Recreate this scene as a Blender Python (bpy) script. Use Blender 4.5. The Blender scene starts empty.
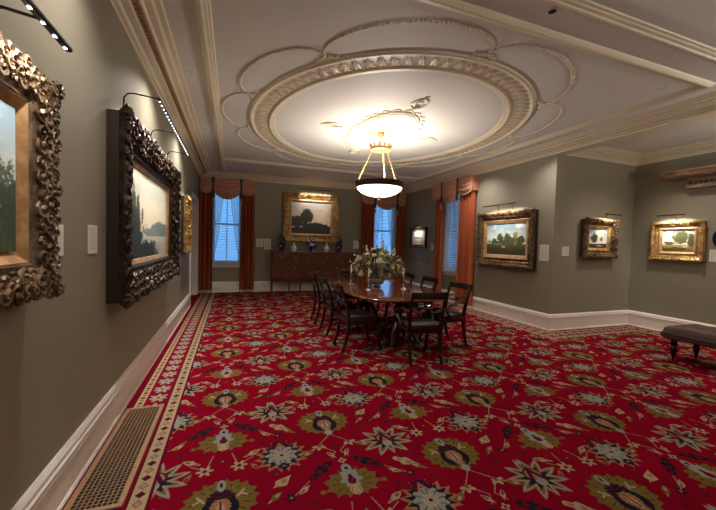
import bpy, math, random
import numpy as np
from mathutils import Vector, Matrix
S = bpy.context.scene
C = S.collection
PI = math.pi

# ------------------------------------------------------------------ camera, world, exposure
CAM = Vector((0.888, 0.0, 1.5)); FPX = 343.0
YAW, PITCH, ROLL = 0.3508, 0.0345, 0.0284
def cam_axes():
    cy, sy, cp, sp = math.cos(YAW), math.sin(YAW), math.cos(PITCH), math.sin(PITCH)
    f = Vector((sy*cp, cy*cp, -sp)); r = Vector((cy, -sy, 0)); u = r.cross(f)
    c, s = math.cos(ROLL), math.sin(ROLL)
    return c*r + s*u, -s*r + c*u, f
_r, _u, _f = cam_axes()
cd = bpy.data.cameras.new('camera'); cam = bpy.data.objects.new('camera', cd); C.objects.link(cam)
cd.sensor_width = 36.0; cd.lens = FPX/716*36.0; cd.clip_start = 0.02
M4 = Matrix((_r, _u, -_f)).transposed().to_4x4(); M4.translation = CAM
cam.matrix_world = M4
S.camera = cam
S.view_settings.view_transform = 'Standard'; S.view_settings.look = 'None'
S.view_settings.gamma = 1.0; S.view_settings.use_curve_mapping = False
S.view_settings.exposure = 0.4
wd = bpy.data.worlds.new('dusk'); S.world = wd; wd.use_nodes = True
wd.node_tree.nodes['Background'].inputs[0].default_value = (0.11, 0.33, 0.70, 1)
wd.node_tree.nodes['Background'].inputs[1].default_value = 2.4

# lamp powers, kept together
P_BULB, E_BOWL = 28.0, 3.2
P_SPOT, P_PIC = 100.0, 5.0

# room sizes (metres)
HC, ZC = 3.205, 3.34            # cornice bottom, ceiling
D, W, Y1, X2, YF = 10.42, 6.35, 4.64, 8.49, -2.6
OX, OY, OA, OB = 3.145, 5.28, 2.065, 2.473   # oval ceiling moulding

def lin(c):
    return tuple(((v/255)/12.92 if v/255 <= .04045 else ((v/255+.055)/1.055)**2.4) for v in c)

# ------------------------------------------------------------------ mesh builder
class MB:
    def __init__(s): s.v = []; s.f = []; s.uv = None
    def add(s, vs, fs):
        o = len(s.v); s.v += [tuple(v) for v in vs]; s.f += [tuple(i+o for i in f) for f in fs]; return s
    def box(s, x0, x1, y0, y1, z0, z1):
        return s.add([(x0,y0,z0),(x1,y0,z0),(x1,y1,z0),(x0,y1,z0),(x0,y0,z1),(x1,y0,z1),(x1,y1,z1),(x0,y1,z1)],
                     [(3,2,1,0),(4,5,6,7),(0,1,5,4),(1,2,6,5),(2,3,7,6),(3,0,4,7)])
    def bbox(s, x0, x1, y0, y1, z0, z1, b):      # chamfered box
        b = min(b, (x1-x0)*.45, (y1-y0)*.45, (z1-z0)*.45)
        loops = []
        for z, k in ((z0,b),(z0+b,0),(z1-b,0),(z1,b)):
            a0,a1,c0,c1 = x0+k,x1-k,y0+k,y1-k
            loops.append([(a0+b,c0,z),(a1-b,c0,z),(a1,c0+b,z),(a1,c1-b,z),(a1-b,c1,z),(a0+b,c1,z),(a0,c1-b,z),(a0,c0+b,z)])
        vs = [p for l in loops for p in l]; fs = [tuple(range(7,-1,-1)), tuple(range(24,32))]
        for i in range(3):
            for j in range(8):
                k = (j+1) % 8; fs.append((i*8+j, i*8+k, (i+1)*8+k, (i+1)*8+j))
        return s.add(vs, fs)
    def tube(s, pts, r, n=8, flat=1.0, cap=True, up=None):
        pts = [Vector(p) for p in pts]; m = len(pts)
        rs = r if isinstance(r, (list, tuple)) else [r]*m
        vs, fs = [], []; prev = None
        for i in range(m):
            t = (pts[min(i+1,m-1)]-pts[max(i-1,0)]).normalized()
            if prev is None:
                a = Vector(up) if up else (Vector((0,0,1)) if abs(t.z) < .9 else Vector((1,0,0)))
            else: a = prev
            a = (a - t*a.dot(t)).normalized(); b = t.cross(a); prev = a
            for k in range(n):
                th = 2*PI*k/n + PI/n
                vs.append(pts[i] + a*math.cos(th)*rs[i] + b*math.sin(th)*rs[i]*flat)
        for i in range(m-1):
            for k in range(n):
                q = (k+1) % n; fs.append((i*n+k, i*n+q, (i+1)*n+q, (i+1)*n+k))
        if cap: fs.append(tuple(range(n-1,-1,-1))); fs.append(tuple((m-1)*n+k for k in range(n)))
        return s.add(vs, fs)
    def lathe(s, prof, c=(0,0,0), n=20, cap=True):         # prof: (r, z)
        vs, fs = [], []
        for r, z in prof:
            for k in range(n):
                th = 2*PI*k/n; vs.append((c[0]+r*math.cos(th), c[1]+r*math.sin(th), c[2]+z))
        for i in range(len(prof)-1):
            for k in range(n):
                q = (k+1) % n; fs.append((i*n+k, i*n+q, (i+1)*n+q, (i+1)*n+k))
        if cap and prof[0][0] > 1e-4: fs.append(tuple(range(n-1,-1,-1)))
        if cap and prof[-1][0] > 1e-4: fs.append(tuple((len(prof)-1)*n+k for k in range(n)))
        return s.add(vs, fs)
    def ball(s, c, r, n=8, m=5, sc=(1,1,1)):
        vs = [(c[0],c[1],c[2]-r*sc[2])]; fs = []
        for i in range(1, m):
            ph = PI*i/m
            for k in range(n):
                th = 2*PI*k/n
                vs.append((c[0]+r*sc[0]*math.sin(ph)*math.cos(th), c[1]+r*sc[1]*math.sin(ph)*math.sin(th), c[2]-r*sc[2]*math.cos(ph)))
        vs.append((c[0],c[1],c[2]+r*sc[2])); L = len(vs)-1
        for k in range(n):
            q = (k+1) % n; fs.append((0, 1+q, 1+k)); fs.append((L, L-n+k, L-n+q))
            for i in range(m-2): fs.append((1+i*n+k, 1+i*n+q, 1+(i+1)*n+q, 1+(i+1)*n+k))
        return s.add(vs, fs)
    def grid(s, P, close_u=False):               # P[i][j] points
        a, b = len(P), len(P[0]); vs = [tuple(p) for r in P for p in r]; fs = []
        for i in range(a if close_u else a-1):
            i2 = (i+1) % a
            for j in range(b-1): fs.append((i*b+j, i2*b+j, i2*b+j+1, i*b+j+1))
        return s.add(vs, fs)
    def prism(s, prof, p0, p1, ax, up=(0,0,1), m0=0, m1=0):
        """profile (a,b): a along ax, b along up; swept p0->p1, ends shifted by m*a (mitre)"""
        p0, p1, ax, up = Vector(p0), Vector(p1), Vector(ax), Vector(up); d = (p1-p0).normalized(); n = len(prof)
        vs = [p0 + ax*a + up*b + d*(m0*a) for a, b in prof] + [p1 + ax*a + up*b - d*(m1*a) for a, b in prof]
        fs = [(i, (i+1) % n, n+(i+1) % n, n+i) for i in range(n)] + [tuple(range(n-1,-1,-1)), tuple(range(n,2*n))]
        return s.add(vs, fs)
    def build(s, name, mat, parent=None, smooth=False, loc=None, rot=None):
        me = bpy.data.meshes.new(name); me.from_pydata(s.v, [], s.f)
        if s.uv is not None:
            ul = me.uv_layers.new(name='UVMap')
            for lp in me.loops: ul.data[lp.index].uv = s.uv[lp.vertex_index]
        me.materials.append(mat)
        import bmesh
        bm = bmesh.new(); bm.from_mesh(me); bmesh.ops.recalc_face_normals(bm, faces=bm.faces[:]); bm.to_mesh(me); bm.free()
        if smooth:
            me.polygons.foreach_set('use_smooth', [True]*len(me.polygons))
            try: me.set_sharp_from_angle(angle=math.radians(42))
            except Exception: pass
        return inst(name, me, parent, loc, rot)

def inst(name, me, parent=None, loc=None, rot=None, scale=None):
    o = bpy.data.objects.new(name, me); C.objects.link(o)
    if parent: o.parent = parent
    if loc is not None: o.location = loc
    if rot is not None: o.rotation_euler = rot
    if scale is not None: o.scale = scale
    return o
def tag(o, label, cat, group=None, kind=None):
    if label: o['label'] = label
    if cat: o['category'] = cat
    if group: o['group'] = group
    if kind: o['kind'] = kind
    return o
def thing(name, label, cat, loc=(0,0,0), rz=0, group=None):
    o = bpy.data.objects.new(name, None); C.objects.link(o); o.location = loc; o.rotation_euler = (0,0,rz)
    o.empty_display_size = .1
    return tag(o, label, cat, group)
def struct(o, label, cat=None):
    o['kind'] = 'structure'; o['label'] = label; o['category'] = cat or o.name.split('_')[0]; return o
def copy_tree(o, parent=None):
    c = o.copy(); C.objects.link(c); c.parent = parent
    for ch in [x for x in bpy.data.objects if x.parent == o]: copy_tree(ch, c)
    return c

# ------------------------------------------------------------------ node expressions
class X:
    """a float expression inside a node tree"""
    def __init__(s, nt, sock): s.nt = nt; s.k = sock
    def op(s, o, *args, clamp=False):
        n = s.nt.nodes.new('ShaderNodeMath'); n.operation = o; n.use_clamp = clamp
        for i, a in enumerate((s,)+args):
            if isinstance(a, X): s.nt.links.new(a.k, n.inputs[i])
            else: n.inputs[i].default_value = float(a)
        return X(s.nt, n.outputs[0])
    def rev(s, o, a):
        n = s.nt.nodes.new('ShaderNodeMath'); n.operation = o; n.inputs[0].default_value = float(a); s.nt.links.new(s.k, n.inputs[1]); return X(s.nt, n.outputs[0])
    def __add__(s, a): return s.op('ADD', a)
    __radd__ = __add__
    def __sub__(s, a): return s.op('SUBTRACT', a)
    def __rsub__(s, a): return s.rev('SUBTRACT', a)
    def __mul__(s, a): return s.op('MULTIPLY', a)
    __rmul__ = __mul__
    def __truediv__(s, a): return s.op('DIVIDE', a)
    def lt(s, a): return s.op('LESS_THAN', a)
    def gt(s, a): return s.op('GREATER_THAN', a)
    def mn(s, a): return s.op('MINIMUM', a)
    def mx(s, a): return s.op('MAXIMUM', a)
    def abs(s): return s.op('ABSOLUTE')
    def sin(s): return s.op('SINE')
    def cos(s): return s.op('COSINE')
    def sqrt(s): return s.op('SQRT')
    def floor(s): return s.op('FLOOR')
    def round(s): return s.op('ROUND')
    def pow(s, a): return s.op('POWER', a)
    def atan2(s, a): return s.op('ARCTAN2', a)
    def pp(s, a): return s.op('PINGPONG', a)
    def wrap(s, hi, lo): return s.op('WRAP', hi, lo)
    def ss(s, a, b):                             # smooth ramp 0..1 from a to b
        n = s.nt.nodes.new('ShaderNodeMapRange'); n.interpolation_type = 'SMOOTHSTEP'
        s.nt.links.new(s.k, n.inputs[0])
        if a <= b: n.inputs[1].default_value, n.inputs[2].default_value, n.inputs[3].default_value, n.inputs[4].default_value = a, b, 0, 1
        else: n.inputs[1].default_value, n.inputs[2].default_value, n.inputs[3].default_value, n.inputs[4].default_value = b, a, 1, 0
        return X(s.nt, n.outputs[0])
def hyp(a, b): return (a*a + b*b).sqrt()
def mixc(nt, a, b, m):
    n = nt.nodes.new('ShaderNodeMix'); n.data_type = 'RGBA'
    if isinstance(m, X): nt.links.new(m.k, n.inputs[0])
    else: n.inputs[0].default_value = m
    for v, i in ((a, 6), (b, 7)):
        if isinstance(v, (tuple, list)): n.inputs[i].default_value = (*v[:3], 1)
        else: nt.links.new(v, n.inputs[i])
    return n.outputs[2]
def vec(nt, x, y, z=0):
    n = nt.nodes.new('ShaderNodeCombineXYZ')
    for i, a in enumerate((x, y, z)):
        if isinstance(a, X): nt.links.new(a.k, n.inputs[i])
        else: n.inputs[i].default_value = a
    return n.outputs[0]
def noise(nt, v, scale, detail=3, rough=.55):
    n = nt.nodes.new('ShaderNodeTexNoise'); n.inputs['Scale'].default_value = scale; n.inputs['Detail'].default_value = detail; n.inputs['Roughness'].default_value = rough
    if v is not None: nt.links.new(v, n.inputs['Vector'])
    return X(nt, n.outputs[0])
def coords(nt, kind='Object'):
    t = nt.nodes.new('ShaderNodeTexCoord'); s = nt.nodes.new('ShaderNodeSeparateXYZ'); nt.links.new(t.outputs[kind], s.inputs[0])
    return X(nt, s.outputs[0]), X(nt, s.outputs[1]), X(nt, s.outputs[2]), t.outputs[kind]

def newmat(name, rough=.5, metal=0.0, spec=.5):
    m = bpy.data.materials.new(name); m.use_nodes = True; b = m.node_tree.nodes['Principled BSDF']
    b.inputs['Roughness'].default_value = rough; b.inputs['Metallic'].default_value = metal; b.inputs['Specular IOR Level'].default_value = spec
    return m, m.node_tree, b
def mat(name, c, rough=.5, metal=0.0, var=.12, scale=8.0, bump=0.0, bscale=60.0, spec=.5, emit=None, coat=0.0):
    """plain procedural material: colour with soft noise variation, optional fine bump"""
    m, nt, b = newmat(name, rough, metal, spec); c = lin(c)
    n = noise(nt, coords(nt)[3], scale, 4)
    d = tuple(v*(1-var) for v in c); e = tuple(min(1, v*(1+var)) for v in c)
    nt.links.new(mixc(nt, d, e, n), b.inputs['Base Color'])
    if bump:
        nb = noise(nt, coords(nt)[3], bscale, 3); bp = nt.nodes.new('ShaderNodeBump'); bp.inputs['Strength'].default_value = bump; bp.inputs['Distance'].default_value = .01
        nt.links.new(nb.k, bp.inputs['Height']); nt.links.new(bp.outputs[0], b.inputs['Normal'])
    if coat: b.inputs['Coat Weight'].default_value = coat; b.inputs['Coat Roughness'].default_value = .08
    if emit: b.inputs['Emission Color'].default_value = (*lin(emit[0]), 1); b.inputs['Emission Strength'].default_value = emit[1]
    return m
def wood(name, c, rough=.25, axis=0, coat=.4):
    m, nt, b = newmat(name, rough); x, y, z, co = coords(nt)
    s = [6, 6, 6]; s[axis] = 1.0
    n = noise(nt, vec(nt, x*s[0], y*s[1], z*s[2]), 5, 5, .6)
    c = lin(c); nt.links.new(mixc(nt, tuple(v*.45 for v in c), tuple(min(1, v*1.5) for v in c), n.ss(.3, .7)), b.inputs['Base Color'])
    b.inputs['Coat Weight'].default_value = coat; b.inputs['Coat Roughness'].default_value = .1
    return m

def gilt(name, hi, lo, rough=.38, metal=.8, scale=22.0):
    """gilding rubbed on high places, dark in the worn hollows of its own noise"""
    m, nt, b = newmat(name, rough, metal); n = noise(nt, coords(nt)[3], scale, 4, .6)
    nt.links.new(mixc(nt, lin(lo), lin(hi), n.ss(.35, .62)), b.inputs['Base Color']); return m

M = dict(
    wall=mat('wall_paint', (140,134,116), .62, var=.05, scale=1.3, bump=.05, bscale=90),
    ceil=mat('ceiling_paint', (214,213,208), .7, var=.03, scale=.8),
    trim=mat('cornice_paint', (216,206,180), .5, var=.05, scale=3),
    base=mat('baseboard_paint', (236,228,222), .25, var=.04, scale=3),
    white=mat('white_paint', (215,208,198), .4, var=.04),
    brown=mat('cornice_enrichment', (150,114,74), .6, var=.2, scale=40),
    mahog=wood('mahogany', (118,58,30), .16, 1, .9),
    sideb=wood('sideboard_mahogany', (92,52,34), .32, 0, .3),
    chair=wood('dark_chair_wood', (32,14,10), .26, 2, .45),
    seat=mat('dark_seat_leather', (26,16,14), .55, var=.2, bump=.15),
    bench=mat('bench_leather', (78,48,32), .6, var=.25, scale=14, bump=.2, bscale=30),
    brass=mat('brass', (200,160,96), .38, .45, var=.15),
    bronze=mat('bronze_rim', (70,50,40), .42, .6, var=.2),
    silver=mat('silver', (190,185,175), .25, .95, var=.1),
    black=mat('black_metal', (20,19,18), .4, .3, var=.1),
    drape=mat('rust_drape', (158,82,52), .85, var=.18, scale=20, bump=.2, bscale=150, spec=.1),
    swag=mat('peach_swag', (188,134,110), .75, var=.28, scale=26, spec=.15),
    fringe=mat('cream_fringe', (214,190,160), .9, var=.2, scale=60),
    green=mat('dark_green_band', (48,58,54), .8, var=.15),
    card=mat('card_paper', (222,218,210), .7, var=.03),
    candle=mat('candle_wax', (236,230,220), .5, var=.03),
    oldgold=gilt('old_gold', (136,114,88), (84,66,46), .42, .5, 9),
    darkgold=gilt('dark_bronze_gilt', (74,60,46), (36,27,19), .36, .5, 8),
    midgold=gilt('brown_gilt', (128,100,68), (70,50,32), .42, .5, 8),
    gold=gilt('bright_gold', (188,152,94), (134,100,56), .42, .5, 9),
    slip=gilt('gold_slip', (184,148,106), (156,118,78), .45, .4, 14),
    brownsl=mat('dark_walnut_side', (40,28,16), .5, var=.3, scale=6),
    
)
def sheer_mat():
    m = bpy.data.materials.new('sheer_fabric'); m.use_nodes = True; nt = m.node_tree; nt.nodes.clear()
    o = nt.nodes.new('ShaderNodeOutputMaterial'); tr = nt.nodes.new('ShaderNodeBsdfTransparent'); tl = nt.nodes.new('ShaderNodeBsdfTranslucent'); df = nt.nodes.new('ShaderNodeBsdfDiffuse')
    tl.inputs[0].default_value = (.8,.82,.85,1); df.inputs[0].default_value = (.75,.76,.78,1)
    a = nt.nodes.new('ShaderNodeMixShader'); b = nt.nodes.new('ShaderNodeMixShader')
    x, y, z, co = coords(nt); f = noise(nt, vec(nt, x*40, y*40, z*2), 3, 2)
    a.inputs[0].default_value = .5; nt.links.new(tl.outputs[0], a.inputs[1]); nt.links.new(df.outputs[0], a.inputs[2])
    nt.links.new((f*.4+.3).k, b.inputs[0]); nt.links.new(tr.outputs[0], b.inputs[1]); nt.links.new(a.outputs[0], b.inputs[2])
    nt.links.new(b.outputs[0], o.inputs[0]); return m
def glass_mat():
    m = bpy.data.materials.new('window_glass'); m.use_nodes = True; nt = m.node_tree; nt.nodes.clear()
    o = nt.nodes.new('ShaderNodeOutputMaterial'); tr = nt.nodes.new('ShaderNodeBsdfTransparent'); gl = nt.nodes.new('ShaderNodeBsdfGlossy'); gl.inputs['Roughness'].default_value = .03
    fr = nt.nodes.new('ShaderNodeFresnel'); mx = nt.nodes.new('ShaderNodeMixShader')
    nt.links.new(fr.outputs[0], mx.inputs[0]); nt.links.new(tr.outputs[0], mx.inputs[1]); nt.links.new(gl.outputs[0], mx.inputs[2]); nt.links.new(mx.outputs[0], o.inputs[0]); return m
def emat(name, c, s):
    m, nt, b = newmat(name, .4); n = noise(nt, coords(nt)[3], 5, 2)
    cc = lin(c); nt.links.new(mixc(nt, tuple(v*.94 for v in cc), cc, n), b.inputs['Emission Color']); b.inputs['Emission Strength'].default_value = s
    b.inputs['Base Color'].default_value = (*cc, 1); return m
def blind_mat():
    m = bpy.data.materials.new('white_blind'); m.use_nodes = True; nt = m.node_tree; nt.nodes.clear()
    o = nt.nodes.new('ShaderNodeOutputMaterial'); tl = nt.nodes.new('ShaderNodeBsdfTranslucent'); df = nt.nodes.new('ShaderNodeBsdfDiffuse'); a = nt.nodes.new('ShaderNodeMixShader')
    n = noise(nt, coords(nt)[3], 6, 2); nt.links.new(mixc(nt, (.78,.8,.82), (.86,.87,.88), n), df.inputs[0]); tl.inputs[0].default_value = (.85,.88,.9,1)
    a.inputs[0].default_value = .7; nt.links.new(df.outputs[0], a.inputs[1]); nt.links.new(tl.outputs[0], a.inputs[2]); nt.links.new(a.outputs[0], o.inputs[0]); return m
M['blind'] = blind_mat()
M['sheer'] = sheer_mat(); M['glass'] = glass_mat()
M['bowl'] = emat('lit_alabaster', (255,236,214), E_BOWL)
M['led'] = emat('led_chip', (235,240,255), 6.0)
M['downl'] = mat('downlight_lens', (92,84,76), .3, .2, emit=((255,232,205), .12))

# ------------------------------------------------------------------ carpet
def carpet():
    m, nt, b = newmat('red_floral_carpet', .95, 0, .1)
    x, y, z, co = coords(nt)
    red, olive, grey, navy, cream, peach, maroon, rose = [lin(c) for c in
        ((134,4,33),(114,98,46),(146,148,142),(32,32,42),(174,154,120),(156,110,84),(80,18,44),(106,24,28))]
    n1 = noise(nt, co, 2.2, 3); n2 = noise(nt, co, 130, 2)
    col = mixc(nt, tuple(v*.82 for v in red), tuple(min(1, v*1.12) for v in red), n1)
    def over(c, mk):
        nonlocal col; col = mixc(nt, col, c, mk)
    # half-drop repeat: axis columns (set 1) and in-between columns (set 2)
    wob = (n2 - .5)*.012
    u = (x - .845)*(1/.775)
    i1 = u.round(); ax = ((u - i1)*.775).abs(); ly = (y - 2.07 - i1*.69).wrap(1.035, -.345)
    j2 = (u - .5).round(); sx = (u - .5 - j2)*.775; bx = sx.abs(); my = (y - 2.07 - j2*.69).wrap(1.38, 0.0)
    # vines
    def line(px, py, x0, y0, x1, y1, w):
        dx, dy = x1-x0, y1-y0; L2 = dx*dx+dy*dy
        t = (((px-x0)*dx + (py-y0)*dy)*(1/L2)).op('ADD', 0, clamp=True)
        return hyp(px - x0 - t*dx, py - y0 - t*dy).lt(w)
    segs = [(ax,ly,0,-.22,.11,-.34),(ax,ly,.11,1.03,.02,.93),(ax,ly,.02,.93,.06,.86),(ax,ly,.25,.69,.385,.565),(ax,ly,.06,.44,.1,.29),(ax,ly,.1,.29,.2,.36),(ax,ly,.12,1.02,.24,.97)]
    for px,py,a,b_,c,d in segs: over(cream, line(px+wob,py+wob,a,b_,c,d,.0032)*.75)
    # small florets, diamonds, rosettes
    def floret(px, py, cx, cy, R, k, c, cc):
        ex, ey = px-cx, py-cy; r = hyp(ex, ey); th = ey.atan2(ex)
        over(c, r.lt((th*k).cos()*(R*.28) + R*.78)); over(cc, r.lt(R*.3))
    floret(ax, ly, .112, 1.024-1.38+1.38, .05, 5, cream, olive)
    floret(ax, ly, .105, .285, .052, 6, cream, rose)
    floret(ax, ly, 0, .82, .03, 4, cream, navy)
    floret(sx, my, 0, .565, .036, 6, navy, peach); floret(sx, my, 0, 1.266, .036, 6, navy, peach)
    floret(ax, ly, .27, .5, .03, 5, rose, maroon); floret(ax, ly, .26, -.2, .03, 5, rose, maroon)
    floret(sx, my, .2, .8, .026, 5, rose, maroon); floret(ax, ly, .33, .12, .024, 4, rose, olive); floret(ax, ly, .2, .56, .022, 5, olive, peach); floret(ax, ly, 0, .36, .03, 6, rose, peach); floret(ax, ly, 0, 1.0, .026, 4, rose, navy)
    # feather leaves
    def leaf(px, py, cx, cy, ang, L, Wd, c, vein, teeth=70):
        ca, sa = math.cos(ang), math.sin(ang); ex, ey = px-cx, py-cy
        t = ex*ca + ey*sa; w = (ey*ca - ex*sa).abs()
        hw = (1 - (t*(1/L))*(t*(1/L)))*Wd + (t*teeth + w*60).sin()*(Wd*.22)
        over(c, w.lt(hw)); over(vein, w.lt(hw*.42)*((t*90 - w*50).sin().gt(-.1)))
    leaf(ax, ly, .16, .763, math.radians(-41), .12, .036, navy, rose)
    leaf(sx, my, .03, .68, math.radians(-42), .1, .034, cream, peach)
    leaf(sx, my, -.036, .03, math.radians(42), .09, .034, cream, peach)
    leaf(ax, ly, .2, .4, math.radians(30), .07, .02, cream, olive); leaf(ax, ly, .2, .97, math.radians(-35), .07, .02, olive, cream)
    leaf(ax, ly, .055, .9, math.radians(60), .05, .014, cream, rose); leaf(ax, ly, .3, .62, math.radians(-40), .05, .016, cream, olive)
    leaf(ax, ly, .3, -.08, math.radians(40), .06, .018, olive, cream); leaf(ax, ly, .2, .25, math.radians(-60), .05, .014, peach, rose)
    # A: large olive medallion
    py = ly + .02; r = hyp(ax, py*.98); th = py.atan2(ax)
    Ro = .203 - (th*9).sin().abs()*.028 + (th*2).cos()*.016 + (th*27).sin()*.004
    over(olive, (r + wob).lt(Ro)); over(rose, ((th*18).sin().gt(.8))*(r.lt(Ro*.85))*(r.gt(.12))*.8)
    over(cream, ((th*33).sin().gt(.9))*(r.lt(Ro*.7))*(r.gt(.1))*.35)
    over(navy, hyp(ax, ly+.075).lt(.1)*hyp(ax*1.25, ly+.06).gt(.07)*(ax.gt(.03 + (ly*120).sin()*.012))*(ly.lt(.0)))
    over(peach, (ax + (ly*130).sin().abs()*.016).lt((ly+.06).abs()*-.45 + .068)*(ly.lt(.0))*(ly.gt(-.17)))
    over(cream, (ax + (ly*130 + 1).sin().abs()*.012).lt((ly+.075).abs()*-.4 + .034)*(ly.lt(-.01)))
    over(rose, ax.lt(.006)*(ly.lt(-.02))*(ly.gt(-.12)))
    over(maroon, ax.lt(ly*-.7 + .085)*(ly.gt(.0))*(ly.lt(.07))); over(navy, ((ly*210 - ax*60).sin().gt(-.1))*ax.lt(ly*-.7 + .1)*(ly.gt(-.01))*(ly.lt(.075)))
    over(grey, hyp(ax*1.5, ly-.115).lt(.045 + (ax*90).cos()*.008)); over(navy, hyp(ax*2.2, ly-.12).lt(.02))
    over(cream, line(ax, ly, .09, .0, .13, .05, .008)); over(cream, line(ax, ly, .11, .02, .145, .0, .007))
    over(grey, hyp(ax, (ly+.195)*.8).lt(.028))
    # P: olive fan with pale crown
    py = ly - .6; r = hyp(ax, py*1.04); th = py.atan2(ax)
    Ro = .162 - (th*7).cos().abs()*.034 + (th*2).cos()*.026 + (th*25).sin()*.004
    over(olive, (r + wob).lt(Ro)); over(rose, ((th*14).cos().gt(.8))*(r.lt(Ro*.85))*(r.gt(.085))*.8)
    over(grey, hyp(ax*1.15, py-.035).lt((th*7).sin()*.014 + .074)); over(grey, hyp(ax*1.2, (py-.13)*.8).lt(.04))
    over(cream, hyp(ax*1.2, py+.07).lt(.046)); over(peach, ((ax*150 + py*40).sin().gt(.3))*hyp(ax*1.2, py+.075).lt(.038)); over(rose, hyp(ax*1.2, py-.01).lt(.034)); over(maroon, hyp(ax*1.6, py-.05).lt(.022))
    over(navy, hyp(ax, (py-.135)).lt(.014))
    # B: grey rosette palmette with dark hooks
    bx0, bx = bx, bx*.88; py = (my - .31)*.92; r = hyp(bx, py); th = py.atan2(bx)
    over(peach, (r + wob).lt(.166 - (th*7 + .6).sin().abs()*.042))
    over(navy, r.lt(.14 - (th*7 + .2).sin().abs()*.044))
    over(maroon, hyp(bx*1.1, (py-.105)*1.3).lt(.075)); over(peach, ((bx*120 + py*60).sin().gt(.55))*hyp(bx*1.1, (py-.105)*1.3).lt(.062))
    over(grey, hyp(bx, py-.0).lt((th*9).sin()*.011 + .088)); over(navy, (r.lt(.084))*(r.gt(.03))*((th*9 + 1.5).sin().gt(.86))*.7); over(cream, r.lt((th*7).sin()*.008 + .046)*((r*190).sin().gt(-.2))); over(maroon, r.lt(.012))
    over(navy, hyp(bx*1.2, (py+.13)*1.3).lt(.022))
    # C: star flower
    bx = bx0*.9; py = (my - .955)*.95; r = hyp(bx, py); th = py.atan2(bx)
    star = (1 - (th*5 + .4).cos().abs()).pow(.7)
    over(peach, (r + wob).lt(star*.085 + .105)); over(grey, r.lt(star*.1 + .082)); over(olive, r.lt(star*.09 + .06)); over(navy, r.lt((1-(th*5 + .4).cos().abs())*.05 + .06))
    over(maroon, hyp(bx, py-.03).lt(.062)); over(grey, hyp(bx*1.1, py+.035).lt(.036)); over(peach, ((bx*140 + py*60).sin().gt(.3))*hyp(bx, py-.03).lt(.05))
    # woven border following the walls
    d1 = (W - x).mx(Y1 - y); d = x.mn(d1).mn(X2 - x)
    useX = ((Y1 - y).gt(W - x))*((X2 - x).gt(Y1 - y))*(x.gt(d1))
    s = y + (x - y)*useX
    bord = d.lt(.47); over(red, bord)
    over(navy, (d - .081).abs().lt(.006)); over(cream, (d - .125).abs().lt(.034)); over(cream, (d - .405).abs().lt(.046))
    over(maroon, (d - .462).abs().lt(.006)); over(navy, (d - .354).abs().lt(.004))
    a1 = (s.wrap(.055, -.055)).abs(); over(rose, ((d - .125).abs().lt(.016))*(a1.lt(.018))); over(olive, ((d - .125).abs().lt(.012))*(a1.gt(.042)))
    a2 = (s.wrap(.075, -.075)).abs(); over(maroon, ((d - .405).abs() + a2).lt(.03)); over(peach, (((d - .405).abs()*1.2 + (a2 - .075).abs()).lt(.036))); over(grey, (((d - .405).abs()*1.4 + (a2 - .075).abs()).lt(.016)))
    a3 = s.wrap(.1, -.1); d3 = d - .255; r = hyp(a3, d3); th = d3.atan2(a3)
    over(grey, ((d3.abs()).lt(.07))*(r.lt((th*7).cos()*.022 + .07))); over(cream, r.lt((th*7).cos()*.012 + .04)); over(navy, r.lt(.014))
    # fibre tone and pile
    col = mixc(nt, col, (0.012,.006,.008), (n2.ss(.2,.75))*.3 + .1)
    nt.links.new(col, b.inputs['Base Color'])
    bp = nt.nodes.new('ShaderNodeBump'); bp.inputs['Strength'].default_value = .25; bp.inputs['Distance'].default_value = .004
    nt.links.new(noise(nt, co, 260, 2).k, bp.inputs['Height']); nt.links.new(bp.outputs[0], b.inputs['Normal'])
    b.inputs['Specular IOR Level'].default_value = .0
    return m
M['carpet'] = carpet()

# ------------------------------------------------------------------ floor, walls
fl = MB()
fl.add([(-.3,YF,0),(X2,YF,0),(X2,Y1,0),(W,Y1,0),(W,D,0),(-.3,D,0)], [(0,1,2,3,4,5)])
fl.add([(-.3,YF,-.06),(X2,YF,-.06),(X2,Y1,-.06),(W,Y1,-.06),(W,D,-.06),(-.3,D,-.06)], [(5,4,3,2,1,0)])
fl.add([(-.3,YF,0),(X2,YF,0),(X2,YF,-.06),(-.3,YF,-.06)], [(0,1,2,3)])
struct(fl.build('floor', M['carpet']), 'red floral carpet with olive medallions and a cream border', 'floor')

ZT = 3.42
DY0, DY1, DZ = 8.45, 10.05, 2.45        # doorway in the left wall
wl = MB(); wl.box(-.25,0,YF,DY0,0,ZT).box(-.25,0,DY1,D+.2,0,ZT).box(-.25,0,DY0,DY1,DZ,ZT)
struct(wl.build('wall_left', M['wall']), 'olive grey wall hung with heavy framed landscapes', 'wall')
def wall_with_holes(a0, a1, holes, mk):
    """mk(a0,a1,z0,z1) adds a box along the wall axis"""
    cur = a0
    for h0, h1, z0, z1 in holes:
        mk(cur, h0, 0, ZT); mk(h0, h1, 0, z0); mk(h0, h1, z1, ZT); cur = h1
    mk(cur, a1, 0, ZT)
WZ0, WZ1 = .84, 3.02
wb = MB(); wall_with_holes(-.25, W+.25, [(.33,1.12,WZ0,WZ1),(5.16,6.0,WZ0,WZ1)], lambda a,b,c,d: wb.box(a,b,D,D+.25,c,d))
struct(wb.build('wall_back', M['wall']), 'olive grey end wall with two curtained windows and a sideboard', 'wall')
wr = MB(); wall_with_holes(Y1, D, [(7.25,8.0,WZ0,WZ1)], lambda a,b,c,d: wr.box(W,W+.25,a,b,c,d))
struct(wr.build('wall_right', M['wall']), 'olive grey side wall with one curtained window', 'wall')
struct(MB().box(W+.25,X2+.25,Y1,Y1+.25,0,ZT).build('wall_recess', M['wall']), 'short olive grey return wall of the recess', 'wall')
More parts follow.
